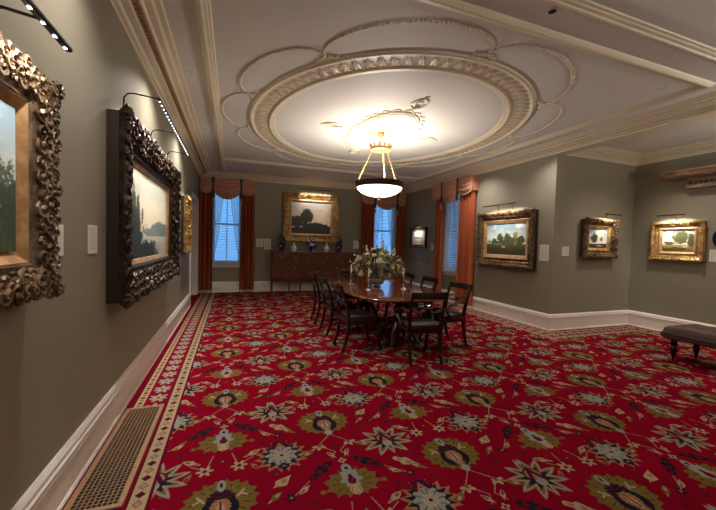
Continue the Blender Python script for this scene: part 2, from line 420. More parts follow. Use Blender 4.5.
struct(MB().box(X2,X2+.25,YF,Y1,0,ZT).build('wall_far_right', M['wall']), 'olive grey outer wall of the recess', 'wall')
struct(MB().box(-.25,X2+.25,YF-.25,YF,0,ZT).build('wall_front', M['wall']), 'olive grey wall behind the viewer', 'wall')

# ceiling slab with the coffer ribs, oval moulding, garlands and rosette as parts
ceil = MB().box(-.25,X2+.25,YF-.25,D+.25,ZC,ZC+.15).build('ceiling', M['ceil'])
struct(ceil, 'pale plaster ceiling with an oval moulding, garlands and rosette', 'ceiling')
RIB = [(0,.01),(0,0),(.008,-.012),(.03,-.036),(.042,-.042),(.055,-.038),(.062,-.028),(.085,-.022),(.095,-.014),(.112,-.011),(.12,0),(.12,.01)]
def rib(p0, p1, ax, m0, m1):
    return MB().prism(RIB, p0, p1, ax, m0=m0, m1=m1).build('ceiling_rib', M['trim'], ceil)
xl, xr, yf, yb = .58, 5.77, 2.23, 8.47
rib((xl,D-.34,ZC),(xl,yf,ZC),(1,0,0),0,1)
rib((xr,yf,ZC),(xr,D-.34,ZC),(-1,0,0),1,0)
rib((xr,yf,ZC),(xl,yf,ZC),(0,1,0),1,1)
rib((xl,yb,ZC),(xr,yb,ZC),(0,-1,0),.0,.0)
rib((xl,1.99,ZC),(xr,1.99,ZC),(0,-1,0),.0,.0)
rib((xl,1.99,ZC),(xl,YF,ZC),(1,0,0),0,0); rib((xr,YF,ZC),(xr,1.99,ZC),(-1,0,0),0,0)

CORN = [(0,0),(.03,0),(.032,.022),(.06,.03),(.075,.05),(.13,.055),(.14,.068),(.205,.08),(.22,.098),(.27,.1),(.29,.118),(.33,.122),(.345,.135),(.345,.15),(0,.15)]
def trim(i, p0, p1, ax, m0, m1, label):
    o = struct(MB().prism(CORN, p0, p1, ax, m0=m0, m1=m1).build('trim_%d' % i, M['trim']), label, 'trim'); return o
t1 = trim(1, (0,D,HC), (0,YF,HC), (1,0,0), 1, 0, 'stepped plaster cornice along the left wall')
trim(2, (0,D,HC), (W,D,HC), (0,-1,0), 1, 1, 'stepped plaster cornice along the end wall')
t3 = trim(3, (W,YF,HC), (W,D,HC), (-1,0,0), 0, 1, 'stepped plaster cornice and beam edge along the right side')
trim(4, (W+.14,YF,HC), (W+.14,Y1,HC), (1,0,0), 0, 1, 'cornice on the recess side of the ceiling beam')
trim(5, (W+.14,Y1,HC), (X2,Y1,HC), (0,-1,0), 1, 1, 'cornice over the short recess wall')
trim(6, (X2,YF,HC), (X2,Y1,HC), (-1,0,0), 0, 1, 'cornice over the outer recess wall')
struct(MB().box(W,W+.14,YF,Y1,HC,ZC).build('trim_7', M['trim']), 'plain soffit of the ceiling beam over the recess opening', 'trim')
# egg-and-dart course running along the left cornice
eb = MB(); yy = -.2
while yy < D-.36:
    eb.ball((.172, yy, HC+.072), .027, 6, 4, (1.15,.95,.62)); yy += .052
eb.build('egg_moulding', M['brown'], t1, True)['kind'] = 'stuff'

# oval moulding
def oval(dr, t):      # point on the oval offset outward by dr
    return (OX + (OA+dr)*math.cos(t), OY + (OB+dr)*math.sin(t))
PROF = [(0,.004),(0,-.006),(-.012,-.02),(-.03,-.026),(-.048,-.02),(-.058,-.01),(-.09,-.008),(-.27,-.01),(-.28,-.016),(-.295,-.026),(-.315,-.027),(-.33,-.018),(-.345,-.014),(-.36,-.015),(-.372,-.009),(-.385,-.008),(-.39,.004)]
P = []
for k in range(200):
    t = 2*PI*k/200; P.append([(*oval(a, t), ZC+b) for a, b in PROF])
om = MB().grid(P, True).build('oval_moulding', M['trim'], ceil, True)
# palmette course on the oval: alternate palmette and lotus, one mesh each shared
def palmette_mesh(kind):
    mb = MB()
    n = 7 if kind == 0 else 5
    for i in range(n):
        a = (i-(n-1)/2)*(.42 if kind == 0 else .5); L = .088 - abs(i-(n-1)/2)*.012
        pts = [(math.sin(a)*L*t*(1+.25*t), -.062+.028+math.cos(a*.8)*L*t*1.35, -.004-.012*math.sin(PI*min(1,t*.9+.1))) for t in (0,.35,.7,1)]
        mb.tube(pts, [.006,.0105,.011,.004], 5)
    for s in (-1,1):
        pts = [(s*(.012+.034*q), -.052+.03*math.sin(q*PI), -.008) for q in (0,.3,.6,.85,1)]
        mb.tube(pts, [.008,.009,.009,.008,.006], 5)
        mb.ball((s*.05,-.05,-.008), .011, 6, 4)
    me = bpy.data.meshes.new('palmette'); me.from_pydata(mb.v, [], mb.f); me.materials.append(M['trim']); return me
pm = [palmette_mesh(0), palmette_mesh(1)]
NP = 100; ts = np.linspace(0, 2*PI, 4001); cx = OX+(OA-.18)*np.cos(ts); cy_ = OY+(OB-.18)*np.sin(ts)
cl = np.concatenate([[0], np.cumsum(np.hypot(np.diff(cx), np.diff(cy_)))])
for k in range(NP):
    t = float(np.interp(cl[-1]*k/NP, cl, ts)); nx, ny = math.cos(t)*(OB-.18), math.sin(t)*(OA-.18); a = math.atan2(ny, nx)
    inst('palmette', pm[k % 2], om, (OX+(OA-.18)*math.cos(t), OY+(OB-.18)*math.sin(t), ZC-.009), (0,0,a-PI/2), (.8,1.42,.4))
# garlands of beads between ten ties, with sprigs
ATT = [math.radians(a) for a in (-90,-48,-15.5,15.5,48,90,132,164.7,195.3,228,270)]
rnd = random.Random(5)
for i in range(10):
    a0, a1 = ATT[i], ATT[i+1]; mb = MB(); big = abs(a1-a0)
    n = 64
    for k in range(n+1):
        q = k/n; ph = PI*q; t = a0 + (a1-a0)*(.5-.5*math.cos(ph))
        rr = 1.02 + .155*math.sin(ph)**.8
        px, py = OX+OA*rr*math.cos(t), OY+OB*rr*math.sin(t)
        rad = .0095 + .007*math.sin(ph)
        mb.ball((px+rnd.uniform(-.004,.004), py+rnd.uniform(-.004,.004), ZC-.004), rad*rnd.uniform(.85,1.15), 6, 4, (1.2,1.2,.9))
    mb.build('garland', M['trim'], ceil, True)
for a in ATT[:10]:
    mb = MB(); ct, st = math.cos(a), math.sin(a)
    for k in range(9):
        rr = 1.035 + .012*k; px, py = OX+OA*rr*ct, OY+OB*rr*st
        for s in (-1,1): mb.ball((px - s*st*.014, py + s*ct*.014, ZC-.003), .012-.0006*k, 6, 4, (1,1,.8))
    for s in (-2,-1,0,1,2):
        for q in (0,1,2):
            px, py = OX+OA*1.018*ct - s*(.035+.012*q)*st, OY+OB*1.018*st + s*(.035+.012*q)*ct
            mb.ball((px+rnd.uniform(-.01,.01)+ct*.02*(2-abs(s)), py+rnd.uniform(-.01,.01)+st*.02*(2-abs(s)), ZC-.006), .017, 6, 4, (1,1,.9))
    mb.build('garland_tie', M['trim'], ceil, True)
# central rosette
RA, RB = .475, .955
ros = MB()
for off, r in ((0,.016),(-.045,.009),(-.09,.006)):
    ros.tube([(OX+(RA+off)*math.cos(t), OY+(RB+off)*math.sin(t), ZC-.006) for t in np.linspace(0,2*PI,97)], r, 6, cap=False)
ns = 30; tt = np.linspace(0,2*PI,2001); ll = np.concatenate([[0], np.cumsum(np.hypot(np.diff(RA*np.cos(tt)), np.diff(RB*np.sin(tt))))])
for k in range(ns):
    e = [float(np.interp(ll[-1]*(k+f)/ns, ll, tt)) for f in np.linspace(0,1,9)]
    ros.tube([(OX+(RA+.02+.075*math.sin(PI*i/8))*math.cos(t), OY+(RB+.02+.075*math.sin(PI*i/8))*math.sin(t), ZC-.005) for i, t in enumerate(e)], .009, 5)
for k in range(24):
    t = 2*PI*k/24; c_, s_ = math.cos(t), math.sin(t)
    ros.tube([(OX+q*c_*.9, OY+q*s_*1.3, ZC-.006) for q in (.1,.17,.26)], [.012,.024,.004], 6)
ro = ros.build('rosette', M['trim'], ceil, True)
for wx, wy, rz in ((OX,4.0,0),(2.33,5.24,PI/2),(3.98,5.24,PI/2),(OX,6.56,0)):
    mb = MB()
    mb.tube([(.1*math.cos(t), .15*math.sin(t), 0) for t in np.linspace(0,2*PI,41)], .013, 6, cap=False)
    mb.tube([(.07*math.cos(t)*(1-t/16), .1*math.sin(t)*(1-t/16), 0) for t in np.linspace(0,9,40)], .008, 5)
    for s in (-1,1): mb.tube([(s*.0,s*.15,0),(s*.03,s*.2,0),(s*-.01,s*.25,0)], [.012,.01,.004], 5)
    mb.build('wreath', M['trim'], ro, True, (wx,wy,ZC-.006), (0,0,rz))

# baseboards
BASE = [(0,0),(.032,0),(.032,.008),(.026,.02),(.02,.024),(.02,.185),(.026,.19),(.026,.2),(.022,.21),(.034,.232),(.034,.244),(.026,.252),(.026,.275),(.016,.29),(.008,.3),(0,.3)]
def baseb(side, p0, p1, ax, m0, m1, label): return struct(MB().prism(BASE, p0, p1, ax, m0=m0, m1=m1).build('baseboard_'+side, M['base']), label, 'baseboard')
baseb('left', (0,YF,0), (0,DY0-.1,0), (1,0,0), 0, 0, 'tall moulded baseboard along the left wall')
baseb('back', (.0,D,0), (W,D,0), (0,-1,0), 1, 1, 'tall moulded baseboard below the sideboard wall')
baseb('right', (W,Y1,0), (W,D,0), (-1,0,0), -1, 1, 'tall moulded baseboard along the right wall')
baseb('recess', (W,Y1,0), (X2,Y1,0), (0,-1,0), -1, 1, 'tall moulded baseboard on the short recess wall')
baseb('far_right', (X2,YF,0), (X2,Y1,0), (-1,0,0), 0, 1, 'tall moulded baseboard on the outer recess wall')

# doorway in the left wall
door = thing('door_1', 'white panelled door in a white casing near the corner curtain', 'door'); door['kind'] = 'structure'
MB().box(-.2,-.16,DY0,DY1,.01,DZ).build('door_leaf', M['white'], door)
for z0, z1 in ((.2,1.0),(1.15,2.3)):
    for y0, y1 in ((DY0+.14,DY0+.72),(DY0+.88,DY1-.14)): MB().bbox(-.165,-.148,y0,y1,z0,z1,.006).build('door_panel', M['white'], door)
for y0, y1 in ((DY0-.1,DY0+.01),(DY1-.01,DY1+.1)): MB().bbox(-.001,.024,y0,y1,0,DZ+.1,.006).build('door_casing', M['white'], door)
MB().bbox(-.001,.024,DY0-.1,DY1+.1,DZ-.01,DZ+.1,.006).build('door_casing', M['white'], door)
for y0, y1 in ((DY0,DY0+.02),(DY1-.02,DY1)): MB().box(-.16,.0,y0,y1,.0,DZ).build('door_jamb', M['white'], door)
MB().box(-.16,.0,DY0,DY1,DZ-.02,DZ).build('door_jamb', M['white'], door)

# ------------------------------------------------------------------ windows with blinds, sheers, drapes, valances
# local frame: X along wall, Y out of the wall into the room is -Y, wall face at y=0
def window(i, loc, rz, hw, label, names):
    w = thing('window_%d' % i, label, 'window', loc, rz); w['kind'] = 'structure'
    z0, z1 = WZ0, WZ1; zm = (z0+z1)/2
    for s in (-1,1): MB().box(s*hw-.03 if s>0 else -hw, hw if s>0 else -hw+.03, .02,.16, z0, z1).build('jamb', M['white'], w)
    MB().box(-hw,hw,.02,.16,z1-.03,z1).build('head', M['white'], w)
    MB().bbox(-hw-.06,hw+.06,-.05,.16,z0-.04,z0+.005,.01).build('sill', M['white'], w)
    MB().bbox(-hw-.03,hw+.03,-.022,.0,z0-.14,z0-.04,.006).build('apron', M['white'], w)
    for a, b_, yy in ((z0,zm+.02,.1),(zm-.02,z1-.03,.135)):
        sh = MB(); sh.box(-hw+.03,-hw+.075,yy,yy+.03,a,b_); sh.box(hw-.075,hw-.03,yy,yy+.03,a,b_); sh.box(-hw+.075,hw-.075,yy,yy+.03,a,a+.05); sh.box(-hw+.075,hw-.075,yy,yy+.03,b_-.045,b_)
        so = sh.build('sash', M['white'], w)
        MB().box(-.012,.012,yy+.004,yy+.026,a+.05,b_-.045).build('glazing_bar', M['white'], so)
        for x0, x1 in ((-hw+.075,-.012),(.012,hw-.075)):
            MB().box(x0,x1,yy+.012,yy+.016,a+.05,b_-.045).build('pane', M['glass'], so)
    # blind
    b = thing('window_blind', names[0], 'blind', (0,0,0)); b.location = Matrix.Rotation(rz,4,'Z') @ Vector((0,.05,z0+.03)) + Vector(loc); b.rotation_euler = (0,0,rz)
    b['group'] = 'slatted window blinds'
    sl = bpy.data.meshes.new('slat'); t = math.radians(46); hwb = hw-.035
    q = [(-hwb, -.021*math.cos(t), -.021*math.sin(t)), (hwb, -.021*math.cos(t), -.021*math.sin(t)), (hwb, .021*math.cos(t), .021*math.sin(t)), (-hwb, .021*math.cos(t), .021*math.sin(t))]
    q2 = [(x_, y_, z_-.0015) for x_, y_, z_ in q]
    sl.from_pydata(q+q2, [], [(0,1,2,3),(7,6,5,4),(0,4,5,1),(1,5,6,2),(2,6,7,3),(3,7,4,0)]); sl.materials.append(M['blind'])
    k = 0
    while .025+.046*k < z1-z0-.1: inst('slat', sl, b, (0,0,.025+.046*k)); k += 1
    MB().bbox(-hwb,hwb,-.02,.02,-.012,.006,.004).build('bottom_rail', M['blind'], b)
    MB().bbox(-hwb,hwb,-.022,.022,z1-z0-.1,z1-z0-.06,.004).build('head_rail', M['blind'], b)
    for x_ in (-hwb*.55,hwb*.55): MB().tube([(x_,-.024,0),(x_,-.024,z1-z0-.1)], .0018, 4).build('ladder_cord', M['blind'], b)
    def put(o, y_=0): o.location = Matrix.Rotation(rz,4,'Z') @ Vector((0,y_,0)) + Vector(loc); o.rotation_euler = (0,0,rz); return o
    # sheers, drawn back below
    for s in (-1,1):
        P = []
        for a in np.linspace(0,1,24):
            row = []
            for zq in np.linspace(0,1,16):
                z = z0-.0+.01 + (2.75-z0)*zq; gather = .30 + .70*max(0,(zq-.12))**.75
                edge = s*(hw+.02); x_ = edge - s*(hw*.92*gather)*a
                row.append((x_, -.045 + .014*math.sin(a*26), z))
            P.append(row)
        put(tag(MB().grid(P).build('sheer_curtain', M['sheer'], None, True), names[1].replace('gauzy sheer curtain', 'gauzy sheer curtain on the %s side' % names[2][s > 0]), 'curtain', 'sheer white under-curtains'))
    return w
def drape(loc, rz, x0, x1, label, seed, z0=.012, z1=2.86, group='floor length rust drapes', flip=1):
    r = random.Random(seed); th = thing('drape_panel', label, 'curtain', loc, rz, group)
    n = 72; ph = r.uniform(0,6); pleats = max(3, round((x1-x0)/.105)); P = []; Fr = []
    for k in range(n+1):
        a = k/n; row = []
        for zq in np.linspace(0,1,14):
            z = z0 + .05 + (z1-z0-.05)*zq; sp = 1 + .06*(1-zq)
            xm = (x0+x1)/2; x_ = xm + (a-.5)*(x1-x0)*sp + .008*math.sin(a*9+zq*3+ph)
            amp = .05 + .02*(1-zq)
            row.append((x_, -.115 - amp*.8*math.sin(a*pleats*2*PI+ph) - .012*math.sin(a*pleats*PI+zq*2), z))
        P.append(row); Fr.append([(row[0][0], row[0][1]-.004, z0), (row[0][0], row[0][1]-.006, z0+.03), (row[0][0], row[0][1]-.004, z0+.065)])
    f = MB().grid(P).build('fabric', M['drape'], th, True)
    MB().grid(Fr).build('fringe', M['fringe'], th, True)['label'] = 'cream fringe along the hem'
    return th
def valance(loc, rz, x0, x1, label, inner0, inner1):
    """swagged valance: side swags, a deep centre swag, dark bands with tassels"""
    v = thing('window_valance', label, 'valance', loc, rz)
    zt = 3.19
    MB().bbox(x0,x1,-.17,-.005,zt-.03,zt,.004).build('pelmet_board', M['swag'], v)
    def swag(a, b_, drop, bulge, name='swag'):
        P = []; n = 26
        for i in range(n+1):
            q = i/n; x_ = a + (b_-a)*q; dd = drop*(.62 + .38*math.sin(PI*q)**.8) if name == 'swag' else drop*(.78+.22*math.sin(PI*q)**.6)
            row = []
            for j in range(31):
                w_ = j/30; fold = .034*abs(math.sin(w_*5.5*PI*(1-.25*w_)))*math.sin(PI*q)**.35
                row.append((x_, -.175 - bulge*math.sin(PI*w_)*math.sin(PI*min(1,max(0,q)))**.6 - fold - .012*w_, zt - dd*w_ - (.05*w_*(1-w_)*math.sin(PI*q))))
            P.append(row)
        s_ = MB().grid(P).build(name, M['swag'], v, True)
        F = [[(p[-1][0], p[-1][1]-.004, p[-1][2]+.004), (p[-1][0], p[-1][1]-.008, p[-1][2]-.014), (p[-1][0], p[-1][1]-.002, p[-1][2]-.03)] for p in P]
        MB().grid(F).build('fringe', M['fringe'] if False else M['swag'], s_, True)
    swag(x0, inner0, .42, .05, 'side_swag'); swag(inner1, x1, .42, .05, 'side_swag'); swag(inner0, inner1, .56, .07)
    for x_ in (inner0, inner1):
        MB().grid([[(x_+dx, -.205-.012*math.cos(dx*40), zt+.005-.56*zq) for zq in np.linspace(0,1,6)] for dx in (-.042,-.02,0,.02,.042)]).build('band', M['green'], v, True)['label'] = 'dark green hanging band'
        tq = MB().lathe([(.004,.0),(.016,-.01),(.02,-.03),(.014,-.045),(.028,-.06),(.034,-.16),(.0,-.165)], (x_,-.21,zt-.56), 10).build('tassel', M['swag'], v, True)
    # returns to the wall at both ends
    for x_ in (x0, x1): MB().box(x_-.003,x_+.003,-.17,-.004,zt-.36,zt).build('valance_return', M['swag'], v)
    return v
LB, LR = (0,D,0), (W,0,0)
window(1, (.725,D,0), 0, .395, 'tall sash window glowing dusk blue beside the panelled door', ('white slatted blind in the window beside the panelled door','gauzy sheer curtain in the window beside the panelled door',('door','sideboard')))
window(2, (5.58,D,0), 0, .42, 'tall sash window glowing dusk blue between sideboard and room corner', ('white slatted blind in the window between sideboard and room corner','gauzy sheer curtain in the window between sideboard and room corner',('sideboard','room corner')))
# on the right wall the room side is -X: rotate so that local -Y points to -X
window(3, (W,7.625,0), -PI/2, .375, 'tall sash window in the side wall beside the dining table', ('white slatted blind in the side wall window','gauzy sheer curtain in the side wall window',('tiny picture','wide painting')))
drape((0,D,0), 0, .03, .36, 'rust drape squeezed between the panelled door and a window', 1)
drape((0,D,0), 0, 1.09, 1.46, 'rust drape between the sideboard and the window by the door', 2)
valance((0,D,0), 0, .02, 1.47, 'peach swagged valance above the window beside the panelled door', .36, 1.09)
drape((0,D,0), 0, 4.74, 5.17, 'dark rust drape between the sideboard and the window by the room corner', 3)
drape((0,D,0), 0, 5.97, 6.28, 'rust drape squeezed into the room corner far from the door', 4)
valance((0,D,0), 0, 4.72, 6.31, 'peach swagged valance above the window between sideboard and room corner', 5.17, 5.97)
drape((W,0,0), -PI/2, -8.36, -8.0, 'rust drape on the side wall next to a tiny framed picture', 5)
drape((W,0,0), -PI/2, -7.28, -6.74, 'rust drape on the side wall next to a wide ornate painting', 6)
valance((W,0,0), -PI/2, -8.46, -6.72, 'peach swagged valance on the side wall', -7.96, -7.28)

# ------------------------------------------------------------------ paintings
def canvas_mat(name, spec):
    """generic procedural oil landscape in canvas UVs"""
    m, nt, b = newmat(name, .45); u, v, z, co = coords(nt, 'UV'); asp = spec.get('asp', 1.4)
    ua = u*asp
    n = noise(nt, vec(nt, ua, v, spec.get('seed', 0)), 7, 5, .65); nf = noise(nt, vec(nt, ua, v, spec.get('seed', 0)+3), 28, 4, .7); ns_ = noise(nt, vec(nt, ua*.7, v*1.6, spec.get('seed', 0)+7), 3.2, 4, .6)
    hz = spec['hz']
    col = mixc(nt, lin(spec['sky0']), lin(spec['sky1']), ((v-hz)*(1/(1-hz))).ss(0, 1))
    col = mixc(nt, col, lin(spec['cloud']), (ns_.ss(.42, .66))*spec.get('cl', .7))
    if 'sun' in spec:
        sx_, sy_, sr, sc_ = spec['sun']; col = mixc(nt, col, lin(sc_), hyp((u-sx_)*asp, v-sy_).ss(sr, 0))
    for (cx_, cy_2, rx, ry, c1, c2, rough_) in spec.get('far', []):
        dd = hyp((u-cx_)*(1/rx), (v-cy_2)*(1/ry)) + (n-.5)*(rough_*2); col = mixc(nt, col, mixc(nt, lin(c1), lin(c2), nf), dd.ss(1.05, .85))
    gm = (v + (n-.5)*spec.get('gr', .06)).lt(hz)
    g = mixc(nt, lin(spec['g0']), lin(spec['g1']), nf.ss(.3, .7)); g = mixc(nt, g, lin(spec['g2']), (v*(1/hz)).ss(.35, 1.0)*spec.get('gl', .6))
    col = mixc(nt, col, g, gm)
    for (cx_, cy_2, rx, ry, c1, c2, rough_) in spec.get('trees', []):
        dd = hyp((u-cx_)*(1/rx), (v-cy_2)*(1/ry)) + (n-.5)*(rough_*2.2) + (nf-.5)*.9; col = mixc(nt, col, mixc(nt, lin(c1), lin(c2), nf.ss(.3, .7)), dd.ss(1.08, .88))
    col = mixc(nt, col, (0.02,.015,.01), (nf.ss(.55,.9))*.25)
    nt.links.new(col, b.inputs['Base Color'])
    bp = nt.nodes.new('ShaderNodeBump'); bp.inputs['Strength'].default_value = .15; bp.inputs['Distance'].default_value = .003
    nt.links.new(nf.k, bp.inputs['Height']); nt.links.new(bp.outputs[0], b.inputs['Normal'])
    return m

def scroll(x, z, k, seed):
    """carved acanthus-like relief 0..1 from warped waves"""
    a = np.sin(k*x + 1.7*np.sin(.9*k*z + seed)) * np.sin(k*z + 1.9*np.sin(.8*k*x + 2*seed))
    b_ = np.sin(1.9*k*x + 2.2*np.sin(1.3*k*z + 3*seed) + seed) * np.sin(1.7*k*z + 2.0*np.sin(1.5*k*x))
    r = 1 - np.abs(.62*a + .55*b_)
    return np.clip(r, 0, 1)**1.6
def painting(name, label, loc, rz, w, h, mem, memz, depth, fmat, cmat, style, seed=0, step=.012, amp=.03, wav=.02, lam=.14, k=60, slip=.035, sidemat=None, tilt=0.0, slipmat=None, group=None, cd_=.5, scr=None, cq=.55):
    """framed picture: local X along wall, front towards -Y, origin at bottom centre on the wall"""
    t = thing(name, label, 'painting', loc, rz, group); zc = h/2
    mb = MB(); nv = max(8, int(mem/step))
    vs = np.linspace(0, 1, nv+1)
    # profile: heights (distance from wall) over v, 0 outer .. 1 inner
    pv, ph = style
    prof = np.interp(vs, pv, np.array(ph)*depth)
    for side in range(4):
        L = w if side % 2 == 0 else h
        nu = max(12, int(L/step)); us = np.linspace(-1, 1, nu+1)
        U, V = np.meshgrid(us, vs, indexing='ij')
        mo = memz if side % 2 == 0 else mem; mt = mem if side % 2 == 0 else memz
        half = L/2 - V*mt
        s_ = U*half; o_ = (h/2 if side % 2 == 0 else w/2) - V*mo     # outward coordinate
        # wavy outline with a swell at the corners and middle
        wave = np.abs(np.sin(PI*s_/lam + seed)) * wav*.55 + wav*.8*np.exp(-(s_/(lam*.8))**2) + wav*.25*np.abs(np.sin(2.3*PI*s_/lam))
        cw = np.clip((np.abs(U)-.86)/.14, 0, 1)**2
        dl = (wave*(1-cw) + wav*1.4*cw) * (1-V)**2.2
        so = s_ + np.sign(U)*dl*cw; oo = o_ + dl
        if side == 0: Xp, Zp = so, oo
        elif side == 1: Xp, Zp = oo, -so
        elif side == 2: Xp, Zp = -so, -oo
        else: Xp, Zp = -oo, so
        mask = np.clip(np.interp(V, [0,.06,.2,.66,.74,1], [.5,1,1,1,.15,.1]), 0, 1)
        bead = .12*np.abs(np.sin(PI*s_/.022))*np.exp(-((V-.84)/.05)**2)
        dep = np.interp(V, vs, prof) + amp*(scroll(Xp, Zp, k, seed+.7)*mask - .35*mask) + amp*bead*2
        dep += amp*1.2*np.exp(-((np.abs(s_)-half)/(mem*.35))**2)*(1-V)*.8
        dep = np.maximum(dep, .012)
        P = []
        for i in range(nu+1):
            b0 = (s_[i,0], o_[i,0])
            bx_, bz_ = ((b0[0],b0[1]),(b0[1],-b0[0]),(-b0[0],-b0[1]),(-b0[1],b0[0]))[side]
            row = [(float(bx_)*.985, -depth*.5, float(bz_)*.985+zc), (float(bx_), -depth*.62, float(bz_)+zc)]
            row += [(float(Xp[i,j]), -float(dep[i,j]), float(Zp[i,j])+zc) for j in range(nv+1)]
            row += [(float(Xp[i,nv]), -.02, float(Zp[i,nv])+zc)]
            P.append(row)
        mb.grid(P)
    mb.build('carved_frame', fmat, t, True)
    if scr:
        Rs, rows = scr; sm = MB(); rs_ = random.Random(int(seed*100)+7)
        for side in range(4):
            L, mo, mt = (w, memz, mem) if side % 2 == 0 else (h, mem, memz)
            n_ = max(2, int(L/(Rs*2.1)))
            for a in range(n_+1):
                for b_ in range(rows):
                    v_ = (b_+.35)/(rows+.35)*.8; hf = L/2 - v_*mt
                    s0 = (-1+2*(a+(.5 if b_ % 2 else 0))/n_)*L/2
                    if abs(s0) > hf + Rs*.3: continue
                    o0 = (h/2 if side % 2 == 0 else w/2) - v_*mo
                    R_ = Rs*rs_.uniform(.8,1.2); hand = 1 if (a+b_) % 2 else -1; ph = rs_.uniform(0,6.28)
                    dz = float(np.interp(v_, vs, prof)); pts = []; rr = []
                    for q in np.linspace(0,1,11):
                        ang = ph + hand*q*7.6; ra = R_*(1.08-.9*q)
                        ss_, oo_ = s0 + ra*math.cos(ang), o0 + ra*math.sin(ang)
                        X_, Z_ = ((ss_,oo_),(oo_,-ss_),(-ss_,-oo_),(-oo_,ss_))[side]
                        pts.append((X_, -dz-R_*(.05+.3*q), Z_+zc)); rr.append(R_*(.12+.22*math.sin(PI*(q*.85+.1))))
                    sm.tube(pts, rr, 5)
        # shell clusters at the corners and the middles of the rails
        for (ax_, az_, dx_, dz_) in [(sx*w/2, sz*h/2, sx*.7, sz*.7) for sx in (-1,1) for sz in (-1,1)] + [(0,h/2,0,1),(0,-h/2,0,-1),(w/2,0,1,0),(-w/2,0,-1,0)]:
            big = 1 if dx_*dz_ else .8
            for q5 in range(5):
                an = math.atan2(dz_, dx_) + (q5-2)*.55; L5 = Rs*(2.0-.25*abs(q5-2))*big
                bx5, bz5 = ax_-dx_*Rs*1.2, az_-dz_*Rs*1.2
                sm.tube([(bx5+math.cos(an)*L5*f5, -depth*(.95+.15*math.sin(f5*PI)), bz5+math.sin(an)*L5*f5+zc) for f5 in (0,.35,.7,1)], [Rs*.2*big, Rs*.36*big, Rs*.42*big, Rs*.18*big], 6)
        sm.build('scrollwork', fmat, t, True)
    iw, ih = w/2-mem, h/2-memz; d1 = depth*cd_; sl = MB()
    pr = [(-.012,.004),(-.012,d1*.9),(0,d1),(slip*.4,d1*.86),(slip*.9,d1*.7),(slip,d1*.5),(slip,.004)]
    for (a, b_, ax) in (((-iw,-ih),(iw,-ih),(0,0,1)),((iw,-ih),(iw,ih),(-1,0,0)),((iw,ih),(-iw,ih),(0,0,-1)),((-iw,ih),(-iw,-ih),(1,0,0))):
        sl.prism(pr, (a[0],0,a[1]+zc), (b_[0],0,b_[1]+zc), ax, up=(0,-1,0), m0=1, m1=1)
    sl.build('gilt_slip', slipmat or M['slip'], t)
    cw_, ch_ = iw-slip, ih-slip
    c = MB(); yq = -d1*cq
    c.add([(-cw_-.005,yq,zc-ch_-.005),(cw_+.005,yq,zc-ch_-.005),(cw_+.005,yq,zc+ch_+.005),(-cw_-.005,yq,zc+ch_+.005)], [(0,1,2,3)]); c.uv = [(0,0),(1,0),(1,1),(0,1)]
    co = c.build('canvas', cmat, t); co['label'] = 'oil painted landscape'
    if True:         # moulding back behind the carved face
        b2 = MB(); e = .004; sidemat = sidemat or fmat
        for x0,x1,z0,z1 in ((-w/2+e,-w/2+mem*.3,e,h-e),(w/2-mem*.3,w/2-e,e,h-e),(-w/2+mem*.3,w/2-mem*.3,e,memz*.3),(-w/2+mem*.3,w/2-mem*.3,h-memz*.3,h-e)): b2.box(x0,x1,-depth*.62,-.003,z0,z1)
        b2.build('frame_back', sidemat, t)
    return t
FLAT = ([0,.06,.2,.5,.75,.85,.93,1], [.78,.95,1,.98,.9,.86,.95,.9])
CONV = ([0,.08,.3,.45,.6,.72,.78,.86,1], [.55,.8,1,.95,.7,.5,.62,.55,.42])
SCOOP = ([0,.06,.16,.3,.6,.8,.9,1], [.9,1,.98,.75,.5,.45,.55,.4])
BOXY = ([0,.05,.2,.5,.7,.8,.9,1], [.92,1,.95,.72,.5,.42,.5,.38])

tr_d, tr_m, tr_o = (26,30,22), (60,66,44), (96,92,52)
cv = {}
cv[1] = canvas_mat('canvas_pale_woodland', dict(seed=1, asp=1.7, hz=.3, sky0=(196,204,190), sky1=(150,178,196), cloud=(206,212,206), g0=(44,58,44), g1=(84,96,62), g2=(96,112,80), trees=[(.15,.6,.16,.36,tr_d,tr_m,1.0),(.86,.42,.1,.22,(52,70,58),(96,112,92),1.2),(.97,.34,.1,.25,(36,52,42),(70,86,66),1.0),(.62,.5,.012,.4,(70,66,54),(90,88,70),.4),(.8,.55,.009,.42,(70,66,54),(90,88,70),.4)]))
cv[2] = canvas_mat('canvas_river_dusk', dict(seed=2, asp=1.6, hz=.26, sky0=(236,218,186), sky1=(190,196,186), cloud=(226,214,192), cl=.5, g0=(150,160,156), g1=(196,196,182), g2=(206,200,180), gr=.01, far=[(.8,.34,.3,.13,(92,112,116),(130,144,140),.8),(.55,.3,.2,.07,(110,126,126),(140,152,146),.6),(.8,.17,.26,.1,(130,142,140),(160,168,160),.7)],
    trees=[(.15,.48,.045,.32,(46,56,50),(76,84,74),.5),(.23,.44,.04,.3,(50,60,54),(80,88,76),.5),(.32,.5,.02,.1,(70,80,72),(90,98,88),.5),(.05,.25,.3,.3,(26,34,32),(56,66,58),.7),(.35,.02,.38,.2,(24,30,30),(54,62,54),.8)]))
cv[3] = canvas_mat('canvas_dim_valley', dict(seed=3, hz=.35, sky0=(170,160,130), sky1=(120,126,120), cloud=(180,172,150), g0=(40,38,28), g1=(70,62,40), g2=(90,80,52), trees=[(.3,.5,.2,.25,tr_d,tr_m,1)]))
